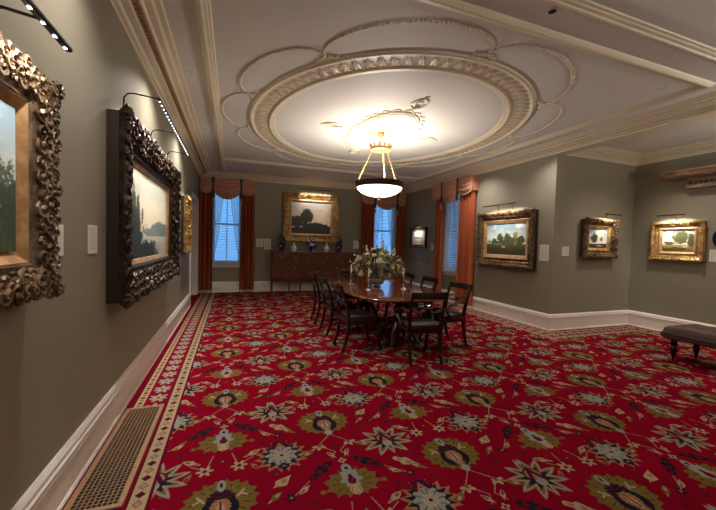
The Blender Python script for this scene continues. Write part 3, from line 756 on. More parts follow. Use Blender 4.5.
cv[4] = canvas_mat('canvas_lone_oak_evening', dict(seed=4, asp=1.25, hz=.2, sky0=(236,208,170), sky1=(168,160,152), cloud=(216,202,184), g0=(28,26,22), g1=(56,50,40), g2=(40,36,30), gl=.4, sun=(.78,.36,.4,(250,226,186)),
    trees=[(.38,.55,.17,.24,(24,24,22),(50,50,44),.7),(.36,.3,.05,.16,(24,22,20),(40,38,32),.4),(.12,.36,.2,.2,(30,30,28),(58,56,48),.9),(.6,.26,.34,.1,(34,32,28),(58,54,44),.7),(.9,.22,.16,.07,(40,38,32),(62,58,48),.8)]))
cv[5] = canvas_mat('canvas_tree_row_pasture', dict(seed=5, asp=1.5, hz=.36, sky0=(206,212,204), sky1=(112,140,158), cloud=(220,220,212), g0=(34,36,24), g1=(72,70,44), g2=(96,88,56),
    trees=[(.5,.4,.5,.07,(52,62,40),(88,92,58),1.0),(.37,.54,.09,.16,(40,54,34),(78,92,54),.9),(.55,.52,.085,.15,(44,56,34),(84,94,54),.9),(.22,.45,.06,.1,(48,60,40),(84,94,60),.9),(.75,.54,.06,.2,(110,116,56),(140,140,72),.8),(.87,.47,.1,.14,(44,54,32),(86,92,52),.9),(.68,.46,.06,.11,(60,72,40),(90,98,56),.9),(.46,.26,.05,.03,(214,206,190),(160,140,112),.5),(.3,.34,.14,.02,(150,130,100),(120,100,72),.6)]))
cv[6] = canvas_mat('canvas_sunburst_oak', dict(seed=6, asp=1.0, hz=.24, sky0=(206,196,170), sky1=(70,98,128), cloud=(176,186,188), g0=(30,28,24), g1=(60,52,40), g2=(50,44,34), sun=(.55,.74,.3,(244,220,150)),
    trees=[(.3,.5,.19,.24,(26,30,30),(52,56,48),.9),(.7,.48,.07,.1,(40,46,46),(70,76,70),.9),(.36,.24,.3,.025,(216,206,186),(190,176,150),.6),(.58,.12,.14,.03,(200,190,170),(150,136,112),.8)]))
cv[7] = canvas_mat('canvas_golden_meadow', dict(seed=7, asp=1.5, hz=.34, sky0=(226,222,204), sky1=(108,124,124), cloud=(230,226,212), g0=(96,76,36), g1=(150,122,62), g2=(176,146,82), gl=.7,
    trees=[(.6,.66,.26,.3,(58,62,38),(104,104,62),1.1),(.92,.55,.14,.3,(48,54,32),(92,92,54),1.0),(.24,.4,.2,.08,(60,64,40),(110,106,64),1.0),(.4,.12,.4,.1,(52,44,24),(96,80,42),.9),(.74,.26,.1,.06,(206,190,150),(170,150,110),.6)]))
cv[8] = canvas_mat('canvas_pale_shore', dict(seed=8, asp=1.2, hz=.42, sky0=(214,214,204), sky1=(190,198,200), cloud=(226,224,216), g0=(120,104,80), g1=(190,182,164), g2=(206,200,184), far=[(.4,.46,.5,.07,(104,92,70),(130,116,92),.6)]))

# left wall: front faces +X -> rotate local -Y to +X : rz = +90deg
painting('carved_gilt_painting', 'woodland painting in a broad swirling carved gilt frame, nearest the floor grille', (0,1.27,1.235), PI/2, 1.46, .94, .235, .15, .12, M['oldgold'], cv[1], FLAT, .4, .009, .012, .006, .12, 40, .05, cd_=.93, cq=.82, scr=(.03,4))
painting('dark_carved_painting', 'river at dusk in a deep black-brown carved frame with silvery highlights', (0,4.36,.99), PI/2, 2.64, 1.45, .32, .26, .135, M['darkgold'], cv[2], BOXY, 1.3, .0105, .018, .03, .22, 26, .045, sidemat=M['brownsl'], cd_=.38, scr=(.05,3))
painting('small_gilt_painting', 'small gilt framed picture beside the panelled door', (0,7.28,1.25), PI/2, .74, 1.02, .15, .15, .1, M['gold'], cv[3], BOXY, 2.2, .012, .01, .012, .1, 44, .03, scr=(.03,2), sidemat=M['brownsl'])
# back wall
painting('gold_framed_painting', 'lone dark tree at evening in a gold frame above the sideboard', (3.135,D,1.5), 0, 1.70, 1.44, .205, .2, .11, M['gold'], cv[4], SCOOP, .9, .013, .012, .008, .16, 36, .05, cd_=.6, scr=(.034,3))
# right wall front faces -X : rz = -90
painting('wide_gilt_painting', 'row of trees in pasture in a wide dark gilt frame on the side wall', (W,5.765,1.1), -PI/2, 1.58, 1.14, .17, .17, .13, M['midgold'], cv[5], BOXY, 1.9, .011, .012, .018, .16, 38, .075, scr=(.034,2), slipmat=M['slip'], sidemat=M['brownsl'], cd_=.6)
painting('tiny_framed_painting', 'tiny pale shore scene in a dark frame between two windows', (W,9.42,1.42), -PI/2, .98, .62, .11, .09, .07, M['darkgold'], cv[8], SCOOP, .2, .014, .01, .005, .1, 40, .03)
painting('square_gilt_painting', 'stormy sky and oak in a near square gilt frame on the short recess wall', (7.45,Y1,1.365), 0, .86, .71, .14, .125, .12, M['midgold'], cv[6], BOXY, 2.7, .011, .012, .02, .12, 42, .05, scr=(.03,2), slipmat=M['gold'], sidemat=M['brownsl'], cd_=.6)
painting('bright_gilt_painting', 'golden meadow in a bright gold frame on the outer recess wall', (X2,3.86,1.355), -PI/2, .78, .69, .12, .12, .1, M['gold'], cv[7], SCOOP, .6, .011, .012, .012, .1, 42, .035, cd_=.6, scr=(.024,2))

# picture lights: a slim bar on bent arms, with a strip of LEDs and its own lamp
def area(parent, name, loc, rot, sx_, sy_, power, col):
    l = bpy.data.lights.new(name, 'AREA'); l.shape = 'RECTANGLE'; l.size = sx_; l.size_y = sy_; l.energy = power; l.color = col; l.spread = math.radians(110)
    o = bpy.data.objects.new(name, l); C.objects.link(o); o.parent = parent; o.location = loc; o.rotation_euler = rot; return o
def picture_light(label, loc, rz, w, out, rise, arms, power, root_y=.05, nled=0, drop=.035):
    """origin on the wall at the top of the frame; bar at y=-out, z=rise"""
    t = thing('picture_light', label, 'light', loc, rz, 'picture lights')
    MB().bbox(-w/2,w/2,-out-.013,-out+.013,rise-.006,rise+.014,.004).build('bar', M['black'], t)
    for a in arms:
        MB().tube([(a,-.004,drop),(a,-root_y,drop+.004),(a,-root_y-.004,rise-.02),(a,-root_y-.03,rise+.012),(a,-root_y-.07,rise+.02),(a,-out+.012,rise+.006)], .006, 6).build('arm', M['black'], t, True)
    if nled:
        me = MB().box(-.007,.007,-.005,.005,-.003,0).build('led', M['led'], t, loc=(-w/2+.04,-out,rise-.006)); 
        for k in range(1, nled): inst('led', me.data, t, (-w/2+.04+(w-.08)*k/(nled-1), -out, rise-.006))
    ang = math.atan2(.42, .75)
    area(t, 'picture_lamp', (0,-out,rise-.014), (ang,0,0), w*.9, .02, power, (1,.93,.84))
    return t
picture_light('black LED bar over the woodland painting in the swirling gilt frame', (0,1.27,2.21), PI/2, 1.16, .215, .08, (-.36,.36), P_PIC*1.2, .03, 13)
picture_light('black LED bar on three arms over the dark carved frame', (0,4.25,2.465), PI/2, 1.98, .3, .17, (-.98,0,.97), P_PIC*2.6, .05, 22)
picture_light('slim lamp over the small gilt picture beside the panelled door', (0,7.28,2.3), PI/2, .4, .2, .1, (0,), P_PIC*.35)
picture_light('thin picture lamp above the gold frame over the sideboard', (3.25,D,2.93), 0, .95, .24, .13, (-.22,.22), P_PIC*.9)
picture_light('slim brass-black lamp above the wide tree row painting', (W,5.78,2.24), -PI/2, .95, .24, .14, (-.2,.2), P_PIC*1.3)
picture_light('short lamp above the tiny pale shore picture', (W,9.42,2.04), -PI/2, .4, .16, .06, (0,), P_PIC*.4)
picture_light('short lamp above the near square gilt painting', (7.62,Y1,2.09), 0, .42, .2, .08, (0,), P_PIC*.6)
picture_light('short lamp above the bright gold framed meadow', (X2,3.9,2.06), -PI/2, .42, .2, .1, (0,), P_PIC*.8)

# wall cards
def card_mat():
    m, nt, b = newmat('printed_card', .7); u, v, z, co = coords(nt, 'UV')
    n = noise(nt, vec(nt, u*30, (v*14).floor(), 0), 1.5, 2)
    ink = ((v*14).op('FRACT').lt(.4))*(u.gt(.1))*(u.lt(.86))*(v.gt(.12))*(v.lt(.9))*(n.gt(.42))
    nt.links.new(mixc(nt, lin((226,222,214)), lin((150,146,140)), ink*.6), b.inputs['Base Color']); return m
M['cardp'] = card_mat()
def card(label, loc, rz, w, h, printed=True):
    mb = MB(); mb.add([(-w/2,-.006,-h/2),(w/2,-.006,-h/2),(w/2,-.006,h/2),(-w/2,-.006,h/2),(-w/2,0,-h/2),(w/2,0,-h/2),(w/2,0,h/2),(-w/2,0,h/2)], [(0,1,2,3),(7,6,5,4),(0,4,5,1),(1,5,6,2),(2,6,7,3),(3,7,4,0)])
    mb.uv = [(0,0),(1,0),(1,1),(0,1)]*2
    tag(mb.build('wall_card', M['cardp'], None, loc=loc, rot=(0,0,rz)), label, 'card', 'museum label cards')
card('small white label card tucked against the swirling gilt frame', (0,2.29,1.47), PI/2, .12, .17)
card('white printed label card on the left wall beside the dark carved frame', (0,2.78,1.475), PI/2, .15, .19)
card('white label card beside the wide tree row painting', (W,4.82,1.42), -PI/2, .2, .3)
card('pale label card left of the near square gilt painting', (6.66,Y1,1.46), 0, .17, .17)
card('upper left white card of a pair by the sideboard', (1.63,D,1.43), 0, .2, .24)
card('larger white card of a pair by the sideboard', (1.85,D,1.4), 0, .2, .32)
card('white card between the sideboard and a window', (4.62,D,1.45), 0, .18, .26)
card('white card between the tiny picture and the side window', (W,8.65,1.45), -PI/2, .13, .18)
card('white card below the dark round plaque', (X2,3.36,1.46), -PI/2, .12, .2)
tag(MB().lathe([(.2,0),(.2,.02),(.185,.03),(.14,.026),(.0,.03)], (0,0,0), 28).build('round_plaque', M['black'], None, True, loc=(X2,3.19,1.75), rot=(0,-PI/2,0)), 'dark round plaque on the outer recess wall', 'plaque')
# overdoor shelf with dentils high on the outer recess wall
sh = thing('wall_shelf', 'moulded wooden shelf with a dentil row high on the outer recess wall', 'shelf', (X2,0,0), 0)
shw = wood('shelf_wood', (120,92,66), .5, 1, .1)
MB().prism([(0,0),(.30,0),(.34,.03),(.36,.09),(.38,.1),(.38,.13),(0,.13)], (0,2.4,2.79), (0,4.02,2.79), (-1,0,0)).build('cornice', shw, sh)
MB().box(-.16,0,2.4,3.72,2.62,2.79).build('frieze', shw, sh)
den = MB().box(-.175,-.16,-.014,.014,2.68,2.73).build('dentil', M['brownsl'], sh, loc=(0,3.66,0))
for k in range(1,18): inst('dentil', den.data, sh, (0,3.66-.07*k,0))

# floor grille
g = thing('floor_grille', 'bronze lattice floor grille set in the carpet by the left baseboard', 'grille', (0,0,0))
gx0, gx1, gy0, gy1 = .045, .335, 2.17, 3.42
gm = mat('aged_brass', (150,118,86), .42, .4, var=.2, scale=12)
fr = MB(); fw = .03
for a in ((gx0,gx1,gy0,gy0+fw),(gx0,gx1,gy1-fw,gy1),(gx0,gx0+fw,gy0+fw,gy1-fw),(gx1-fw,gx1,gy0+fw,gy1-fw)): fr.bbox(a[0],a[1],a[2],a[3],.001,.012,.003)
fr.build('grille_frame', gm, g)
MB().box(gx0+.01,gx1-.01,gy0+.01,gy1-.01,.0008,.002).build('grille_shade', mat('dark_duct', (12,11,10), .9), g)  # flat near-black sheet, painted as the shade below the lattice
lt = MB(); nx = 9
for k in range(nx+1):
    x_ = gx0+fw+(gx1-gx0-2*fw)*k/nx; lt.box(x_-.0022,x_+.0022,gy0+fw,gy1-fw,.004,.010)
ny = 42
for k in range(ny+1):
    y_ = gy0+fw+(gy1-gy0-2*fw)*k/ny; lt.box(gx0+fw,gx1-fw,y_-.0022,y_+.0022,.004,.0098)
lt.build('grille_lattice', gm, g)['kind'] = 'stuff'
sc = MB().lathe([(.006,0),(.006,.0015),(0,.002)], (0,0,0), 8).build('screw', M['silver'], g, loc=(gx1-.015,gy0+.35,.012))
for q in ((gx1-.015,gy1-.2),(gx0+.015,gy0+.35),(gx0+.015,gy1-.2)): inst('screw', sc.data, g, (*q,.012))

# ------------------------------------------------------------------ chandelier
ch = thing('bowl_chandelier', 'lit white bowl chandelier on three chains below the ceiling rosette', 'chandelier', (OX+.02,OY,0))
MB().lathe([(.405,2.52),(.41,2.51),(.40,2.485),(.392,2.44),(.385,2.425),(.372,2.425),(.372,2.44),(.38,2.50),(.395,2.52),(.405,2.52)], n=40, cap=False).build('rim', M['bronze'], ch, True)
bo = MB().lathe([(.378,2.43),(.36,2.395),(.31,2.35),(.22,2.308),(.12,2.284),(.02,2.276)], n=36, cap=False).build('bowl', M['bowl'], ch, True)
MB().lathe([(.0,2.215),(.012,2.22),(.018,2.235),(.01,2.25),(.022,2.262),(.028,2.276),(.03,2.286),(0,2.29)], n=14).build('finial', M['brass'], ch, True)
MB().lathe([(.0,3.25),(.015,3.25),(.025,3.27),(.05,3.29),(.058,3.31),(.045,3.322),(.06,3.334),(.0,3.338)], n=20).build('ceiling_canopy', M['brass'], ch, True)
cr = MB().lathe([(.13,3.035),(.165,3.045),(.17,3.06),(.15,3.07),(.165,3.08),(.155,3.085),(.12,3.06),(.13,3.035)], n=30, cap=False).build('crown', M['brass'], ch, True)
lfm = MB().tube([(0,.0,0),(.008,0,.03),(.022,0,.055),(.034,0,.062)], [.014,.018,.012,.004], 6).build('crown_leaf', M['brass'], cr, True, loc=(.16,0,3.08))
for k in range(1,12): t = 2*PI*k/12; inst('crown_leaf', lfm.data, cr, (.16*math.cos(t),.16*math.sin(t),3.08), (0,0,t))
for k in range(3):
    t = 2*PI*k/3+PI/6; MB().tube([(.14*math.cos(t),.14*math.sin(t),3.05),(0,0,3.07)], .006, 6).build('crown_spoke', M['brass'], cr)
def chain(a, b_, link, name):
    mb = MB(); a, b_ = Vector(a), Vector(b_); d = b_-a; n = int(d.length/link); d.normalize()
    e = d.cross(Vector((0,1,.01))).normalized(); f_ = d.cross(e)
    for k in range(n):
        c = a + d*(link*(k+.5)); q = e if k % 2 else f_
        mb.tube([c + d*math.cos(t)*link*.66 + q*math.sin(t)*link*.32 for t in np.linspace(0,2*PI,9)], link*.13, 4, cap=False)
    return mb.build(name, M['brass'], ch, True)
chain((0,0,3.07),(0,0,3.25),.035,'top_chain')
for a in (-70,50,170):
    t = math.radians(a); chain((.14*math.cos(t),.14*math.sin(t),3.04),(.375*math.cos(t),.375*math.sin(t),2.50),.03,'chain')
lb = bpy.data.lights.new('bulb', 'POINT'); lb.energy = P_BULB; lb.shadow_soft_size = .09; lb.color = (1,.93,.84)
for k in range(3):                                  # three bulbs in the open bowl
    o = bpy.data.objects.new('bulb', lb); C.objects.link(o); o.parent = ch; t = 2*PI*k/3+.4; o.location = (.19*math.cos(t),.19*math.sin(t),2.49)

# recessed downlights
def downlight(x_, y_, power, label, size=62, blend=1.0, lensmat=None, tilt=(0,0)):
    t = thing('recessed_downlight', label, 'light', (x_,y_,ZC), 0, 'recessed ceiling lights')
    MB().lathe([(.042,.0),(.045,-.003),(.042,-.005),(.03,-.004),(.03,.0)], n=18, cap=False).build('trim_ring', M['ceil'], t, True)
    MB().lathe([(.0,-.002),(.03,-.003),(.03,-.001)], n=14).build('lens', lensmat or M['downl'], t)
    l = bpy.data.lights.new('spot', 'SPOT'); l.energy = power; l.spot_size = math.radians(size); l.spot_blend = blend; l.shadow_soft_size = .04; l.color = (1,.92,.84)
    o = bpy.data.objects.new('spot', l); C.objects.link(o); o.parent = t; o.location = (0,0,-.02); o.rotation_euler = (tilt[0],tilt[1],0)
downlight(.42,2.24,P_SPOT*.75,'added pinhole fill light above the floor grille',140)  # guessed lamp, added to light the near left wall and baseboard
downlight(.42,4.31,P_SPOT*1.3,'recessed pinhole light above the dark carved frame',140)
downlight(.42,6.38,P_SPOT*1.5,'recessed pinhole light between the dark carved frame and the door',140)
downlight(3.19,2.06,P_SPOT*.05,'recessed eyeball light between the two front ceiling ribs',95,lensmat=M['black'])
downlight(5.42,2.52,P_SPOT*.1,'recessed slot light inside the corner of the front rib',90)
downlight(7.51,3.49,P_SPOT*.8,'recessed light in the recess ceiling',130)
downlight(5.78,6.4,P_SPOT*.8,'added pinhole fill light by the side wall cornice',140)  # unseen lamp, added to brighten the right wall and the floor beside it
downlight(5.9,4.6,P_SPOT*.5,'added pinhole fill light by the start of the ceiling beam',140)  # another added lamp for the right baseboard, no fixture known here
# two added, unseen copies of the chandelier that fill walls and ceiling with light
dim = emat('dimmed_alabaster', (255,236,214), .5)
for loc_, pw, lab in (((OX+.6,-1.2,0), .95, 'added fill lamp behind the viewer, copied from the bowl chandelier'), ((7.43,.7,0), 1.15, 'added fill lamp in the recess, copied from the bowl chandelier')):
    c2 = copy_tree(ch); c2.location = loc_; c2['label'] = lab; c2['group'] = 'bowl chandeliers'
    for c_ in [q for q in bpy.data.objects if q.parent == c2]:
        if c_.type == 'LIGHT': c_.data = c_.data.copy(); c_.data.energy = P_BULB*pw
        elif c_.name.startswith('bowl'): c_.data = c_.data.copy(); c_.data.materials[0] = dim
ch['group'] = 'bowl chandeliers'

# ------------------------------------------------------------------ dining table
tb = thing('dining_table', 'long mahogany dining table with rounded corners on dark pedestals', 'table', (3.28,5.38,0))
TW, TL, ZTB = .78, 1.33, .755
def sup(t, a, b_, e=3.2):
    c_, s_ = math.cos(t), math.sin(t); return (a*math.copysign(abs(c_)**(2/e), c_), b_*math.copysign(abs(s_)**(2/e), s_))
P = []
for k in range(96):
    t = 2*PI*k/96; row = [(0,0,ZTB)]
    for ins, z in ((.3,ZTB),(.03,ZTB),(.006,ZTB-.004),(0,ZTB-.014),(.004,ZTB-.026),(.02,ZTB-.03),(.3,ZTB-.03)): row.append((*sup(t, TW-ins, TL-ins), z))
    P.append(row)
MB().grid(P, True).build('table_top', M['mahog'], tb, True)
ap = [[(*sup(2*PI*k/64, TW-.12, TL-.12), z) for z in (ZTB-.028, ZTB-.065)] for k in range(64)]
MB().grid(ap, True).build('apron', M['chair'], tb, True)
for y_ in (-.72,.72):
    pd = MB().lathe([(.13,.30),(.14,.31),(.09,.34),(.06,.37),(.05,.42),(.085,.50),(.09,.53),(.06,.58),(.05,.62),(.1,.66),(.12,.69),(.12,.725)], (0,y_,0), 18).build('pedestal', M['chair'], tb, True)
    for k in range(4):
        a = PI/4+PI/2*k; c_, s_ = math.cos(a), math.sin(a)
        MB().tube([(c_*.06,s_*.06+y_,.36),(c_*.14,s_*.14+y_,.34),(c_*.23,s_*.23+y_,.2),(c_*.3,s_*.3+y_,.06),(c_*.34,s_*.34+y_,.03)], [.045,.045,.036,.028,.024], 8).build('pedestal_foot', M['chair'], tb, True)

# ------------------------------------------------------------------ chairs
def make_chair(arms):
    t = thing('dining_chair', '', 'chair')
    P = []
    sp = MB(); sp.bbox(-.225,.225,-.2,.21,.455,.5,.02); sp.build('seat', M['seat'], t, True)
    fr = MB(); fr.bbox(-.235,.235,.19,.225,.385,.455,.006).bbox(-.225,.225,-.225,-.19,.385,.455,.006)
    for s in (-1,1): fr.bbox(s*.225-.016,s*.225+.016,-.21,.21,.385,.455,.006)
    fr.build('seat_frame', M['chair'], t)
    for s in (-1,1):
        MB().tube([(s*.215,.2,.44),(s*.217,.222,.33),(s*.22,.235,.2),(s*.222,.262,.08),(s*.224,.285,0.0)], [.032,.03,.027,.024,.021], 4).build('leg', M['chair'], t, True)
        MB().tube([(s*.21,-.2,.45),(s*.208,-.205,.3),(s*.206,-.235,.15),(s*.205,-.285,0.0)], [.03,.028,.025,.022], 4).build('leg', M['chair'], t, True)
        MB().tube([(s*.21,-.2,.44),(s*.212,-.215,.55),(s*.216,-.25,.7),(s*.22,-.3,.86)], [.028,.026,.023,.02], 4).build('back_post', M['chair'], t, True)
    P = [[(x_, -.315-.035*math.cos(x_/.25*PI/2)+dy, z) for (dy,z) in ((-.012,.835),(-.014,.9),(-.008,.922),(.008,.922),(.014,.9),(.012,.835),(-.012,.835))] for x_ in np.linspace(-.24,.24,13)]
    tr = MB().grid(P); tr.f.append(tuple(range(0,6))); tr.f.append(tuple(12*7+i for i in range(5,-1,-1)))
    tr.build('top_rail', M['chair'], t, True)
    mr = MB().tube([(x_, -.25-.02*math.cos(x_/.2*PI/2), .665+.012*math.cos(x_*30)) for x_ in np.linspace(-.21,.21,17)], .014, 6)
    mr.tube([(x_, -.262-.02*math.cos(x_/.2*PI/2), .715-.012*math.cos(x_*30)) for x_ in np.linspace(-.21,.21,17)], .012, 6)
    mr.ball((0,-.275,.69), .035, 10, 6, (1.2,.45,1))
    mr.build('mid_rail', M['chair'], t, True)
    if arms:
        for s in (-1,1):
            MB().tube([(s*.216,-.235,.66),(s*.25,-.12,.675),(s*.27,.02,.66),(s*.27,.12,.625),(s*.262,.16,.57),(s*.245,.13,.52),(s*.235,.08,.47),(s*.232,.05,.43)], [.018,.019,.02,.021,.02,.019,.018,.018], 6).build('armrest', M['chair'], t, True)
    return t
chA = make_chair(False); chB = make_chair(True)
usedA = usedB = False
spots = [
 (2.59,4.60,-90,0,'dark side chair at the table corner facing the side window, its rail catching light'),
 (2.60,5.50,-88,0,'dark side chair in the middle of the row facing the side window'),
 (2.60,6.26,-92,0,'dark side chair at the sideboard end of the row facing the side window'),
 (3.22,3.95,-8,1,'dark open-armed chair at the table end away from the sideboard'),
 (3.92,4.42,96,1,'dark open-armed chair at the table corner with its back to the wide painting'),
 (3.94,5.36,90,1,'open-armed chair with its back to the side wall window, mid table'),
 (3.92,6.16,88,1,'open-armed chair with its back to the side wall, sideboard end'),
 (3.22,6.66,180,0,'dark chair at the table end facing away from the sideboard'),
]
for x_, y_, rz, arm, lab in spots:
    if arm: o = copy_tree(chB) if usedB else chB; usedB = True
    else: o = copy_tree(chA) if usedA else chA; usedA = True
    o.location = (x_,y_,0.002); o.rotation_euler = (0,0,math.radians(rz)); o['label'] = lab; o['group'] = 'dining chairs around the mahogany table'

# ------------------------------------------------------------------ candlesticks, candles, flowers
cs_prof = [(.055,0),(.056,.006),(.045,.014),(.03,.02),(.016,.03),(.013,.045),(.02,.055),(.013,.065),(.011,.1),(.014,.15),(.019,.165),(.012,.175),(.016,.19),(.02,.2),(.024,.205),(.014,.208),(.014,.21)]
csm = None
for x_, y_, lab in ((2.91,5.86,'silver candlestick with a white candle nearest the sideboard'),(2.94,5.07,'silver candlestick beside the flower bowl, towards the armless side chairs'),(3.55,5.05,'silver candlestick beside the flower bowl, towards the side window')):
    if csm is None:
        t = thing('candlestick', lab, 'candlestick', (x_,y_,ZTB), 0, 'silver candlesticks on the dining table')
        MB().lathe(cs_prof, n=18).build('stick', M['silver'], t, True); MB().lathe([(.024,.204),(.026,.21),(.014,.212)], n=16, cap=False).build('drip_pan', M['silver'], t, True); csm = t
    else:
        t = copy_tree(csm); t.location = (x_,y_,ZTB); t['label'] = lab
    c_ = thing('candle', 'white candle in the '+lab.replace('with a white candle ','').replace(', towards the armless side chairs',' and side chairs'), 'candle', (x_,y_,ZTB+.211), 0, 'white taper candles')
    MB().lathe([(.0115,0),(.0105,.14),(.007,.145),(0,.146)], n=12).build('wax', M['candle'], c_, True); MB().tube([(0,0,.144),(.001,0,.156)], .0012, 5).build('wick', M['black'], c_)

fa = thing('flower_arrangement', 'loose bouquet of cream, green and plum flowers in a dark silver bowl', 'flowers', (3.25,5.46,ZTB))
MB().lathe([(.07,0),(.075,.01),(.045,.02),(.05,.03),(.11,.06),(.135,.11),(.13,.14),(.145,.155),(.13,.15),(.11,.09),(0,.05)], n=22).build('bowl', M['silver'], fa, True)
leafm = [mat('leaf_green', (84,100,58), .5, var=.4, scale=9), mat('leaf_sage', (138,142,108), .55, var=.3, scale=9)]
flc = [mat('petal_cream', (226,218,186), .6, var=.1), mat('petal_green', (176,184,112), .6, var=.15), mat('petal_plum', (98,48,60), .6, var=.25), mat('petal_blush', (206,164,140), .6, var=.15)]
r = random.Random(11)
def bouquet_pt(spread=1.0):
    th = r.uniform(0, 2*PI); el = r.uniform(-.35, 1.45); R = r.uniform(.24, .36)*spread
    sx_ = 1.35 if el < .7 else 1.0
    return Vector((R*math.cos(el)*math.cos(th)*sx_, R*math.cos(el)*math.sin(th)*1.05, .30+R*math.sin(el)*1.0)), th, el
for mi in range(2):
    mb = MB()
    for k in range(230):
        p_, th, el = bouquet_pt(1.05 if mi else .98); d = (p_-Vector((0,0,.2))).normalized(); L = r.uniform(.04,.085); s_ = d.cross(Vector((r.uniform(-1,1),r.uniform(-1,1),r.uniform(-1,1)))).normalized()
        dd = (d + Vector((r.uniform(-.8,.8),r.uniform(-.8,.8),r.uniform(-.8,.4)))).normalized(); wv = L*.24; n_ = dd.cross(s_)*L*.08
        a = p_-dd*L*.5
        mb.add([a, a+dd*L*.4+s_*wv+n_, a+dd*L, a+dd*L*.4-s_*wv+n_, a+dd*L*.45-n_], [(0,1,4),(1,2,4),(2,3,4),(3,0,4)])
    mb.build('foliage', leafm[mi], fa)['kind'] = 'stuff'
stm = MB()
for k in range(40):
    p_, th, el = bouquet_pt(.9); stm.tube([(r.uniform(-.03,.03),r.uniform(-.03,.03),.1), p_*.55+Vector((0,0,.08)), p_], .003, 4)
stm.build('stems', leafm[0], fa)
blm = []
for ci in range(4):
    mb = MB()
    for ring, (np_, R, z, tl) in enumerate(((7,.042,.0,.3),(6,.03,.008,.7),(4,.016,.014,1.2))):
        for k in range(np_):
            a = 2*PI*k/np_+ring*.4; c_, s_ = math.cos(a), math.sin(a); w_ = R*.5
            mb.add([(0,0,z),(c_*R*.6-s_*w_,s_*R*.6+c_*w_,z+R*.3*tl),(c_*R,s_*R,z+R*.6*tl),(c_*R*.6+s_*w_,s_*R*.6-c_*w_,z+R*.3*tl)], [(0,1,2),(0,2,3)])
    mb.ball((0,0,.01), .01, 6, 4)
    me = bpy.data.meshes.new('blossom'); me.from_pydata(mb.v, [], mb.f); me.materials.append(flc[ci]); blm.append(me)
for k in range(150):
    p_, th, el = bouquet_pt(1.02); d = (p_-Vector((0,0,.22))).normalized()
    q = d.to_track_quat('Z','Y').to_euler(); ci = r.choices(range(4), (6,3,3,2))[0]; sc_ = r.uniform(.65,1.3)
    inst('blossom', blm[ci], fa, p_, q, (sc_,)*3)
for (ex, ey, ez) in ((-.42,-.1,.80),(-.40,.05,.55),(-.2,.1,.62),(.1,-.05,.74),(.22,.1,.72),(.42,0,.48),(.38,.12,.66),(.02,.1,.76),(-.3,-.15,.7),(.3,-.1,.6),(-.48,.0,.42),(.5,-.1,.36),(-.1,-.2,.7),(.16,.12,.78)):
    mb = MB(); e = Vector((ex,ey,ez)); pts = [Vector((ex*.1,ey*.1,.15)), Vector((ex*.5,ey*.5,.15+(ez-.15)*.6)), e]
    mb.tube(pts, [.004,.004,.002], 5)
    for q in np.linspace(.4,1,9):
        c = pts[1].lerp(e, q) + Vector((r.uniform(-.02,.02),r.uniform(-.02,.02),r.uniform(-.01,.02))); mb.ball(c, r.uniform(.008,.016), 6, 4)
    mb.build('flowering_twig', flc[r.choice((0,0,1,3,2))], fa)

# ------------------------------------------------------------------ sideboard with vases
SX0, SX1, SY0, SY1, SH = 1.93, 4.5, 9.86, 10.38, 1.2
sb = thing('sideboard', 'dark mahogany sideboard with brass knobs on slender legs', 'sideboard', (0,0,0))
MB().bbox(SX0-.02,SX1+.02,SY0-.02,SY1,SH-.03,SH,.006).build('top', M['sideb'], sb)
MB().box(SX0+.02,SX1-.02,SY0+.02,SY1-.01,.40,SH-.03).build('carcass', M['sideb'], sb)
for x_ in (SX0+.02, SX0+.5, SX0+.82, SX1-.82, SX1-.5, SX1-.02):
    MB().tube([(x_,SY0+.035,SH-.035),(x_,SY0+.035,.42),(x_,SY0+.035,.015)], [.032,.03,.018], 4, up=(1,1,0)).build('leg', M['sideb'], sb)
for x_ in (SX0+.04, SX1-.04):
    MB().tube([(x_,SY1-.04,.45),(x_,SY1-.04,.015)], [.03,.018], 4, up=(1,1,0)).build('leg', M['sideb'], sb)
def knobm():
    return MB().lathe([(.006,0),(.006,.012),(.018,.018),(.02,.026),(.012,.033),(0,.034)], n=12)
kn = None
def front(name, x0, x1, z0, z1, knobs):
    global kn
    f = MB().bbox(x0,x1,SY0+.004,SY0+.024,z0,z1,.005).build(name, M['sideb'], sb)
    if name == 'door': MB().bbox(x0+.05,x1-.05,SY0-.001,SY0+.01,z0+.05,z1-.05,.004).build('raised_panel', M['sideb'], f)
    for kx, kz in knobs:
        if kn is None: k_ = knobm().build('knob', M['brass'], f, True, (kx,SY0+.005,kz), (PI/2,0,0)); kn = k_.data
        else: inst('knob', kn, f, (kx,SY0+.005,kz), (PI/2,0,0))
a0, a1, b0, b1, c0, c1 = SX0+.06, SX0+.47, SX0+.53, SX0+.79, SX0+.85, SX1-.85
front('drawer', a0, a1, .93, 1.15, [((a0+a1)/2,1.03)]); front('door', a0, a1, .44, .91, [(a1-.03,.7)])
front('drawer', b0, b1, .93, 1.15, [((b0+b1)/2,1.03)]); front('drawer', b0, b1, .44, .91, [((b0+b1)/2,.74)])
front('drawer', c0, c1, .96, 1.15, [(c0+.12,1.04),((c0+c1)/2,1.04),(c1-.12,1.04)])
cm = (c0+c1)/2; front('door', c0, cm-.004, .44, .94, [(cm-.04,.62)]); front('door', cm+.004, c1, .44, .94, [(cm+.05,.62)])
d0, d1_ = SX1-.79, SX1-.53
front('drawer', d0, d1_, .93, 1.15, [((d0+d1_)/2,1.03)]); front('drawer', d0, d1_, .44, .91, [((d0+d1_)/2,.74)])
front('drawer', SX1-.47, SX1-.06, .93, 1.15, [(SX1-.26,1.03)]); front('door', SX1-.47, SX1-.06, .44, .91, [(SX1-.44,.7)])

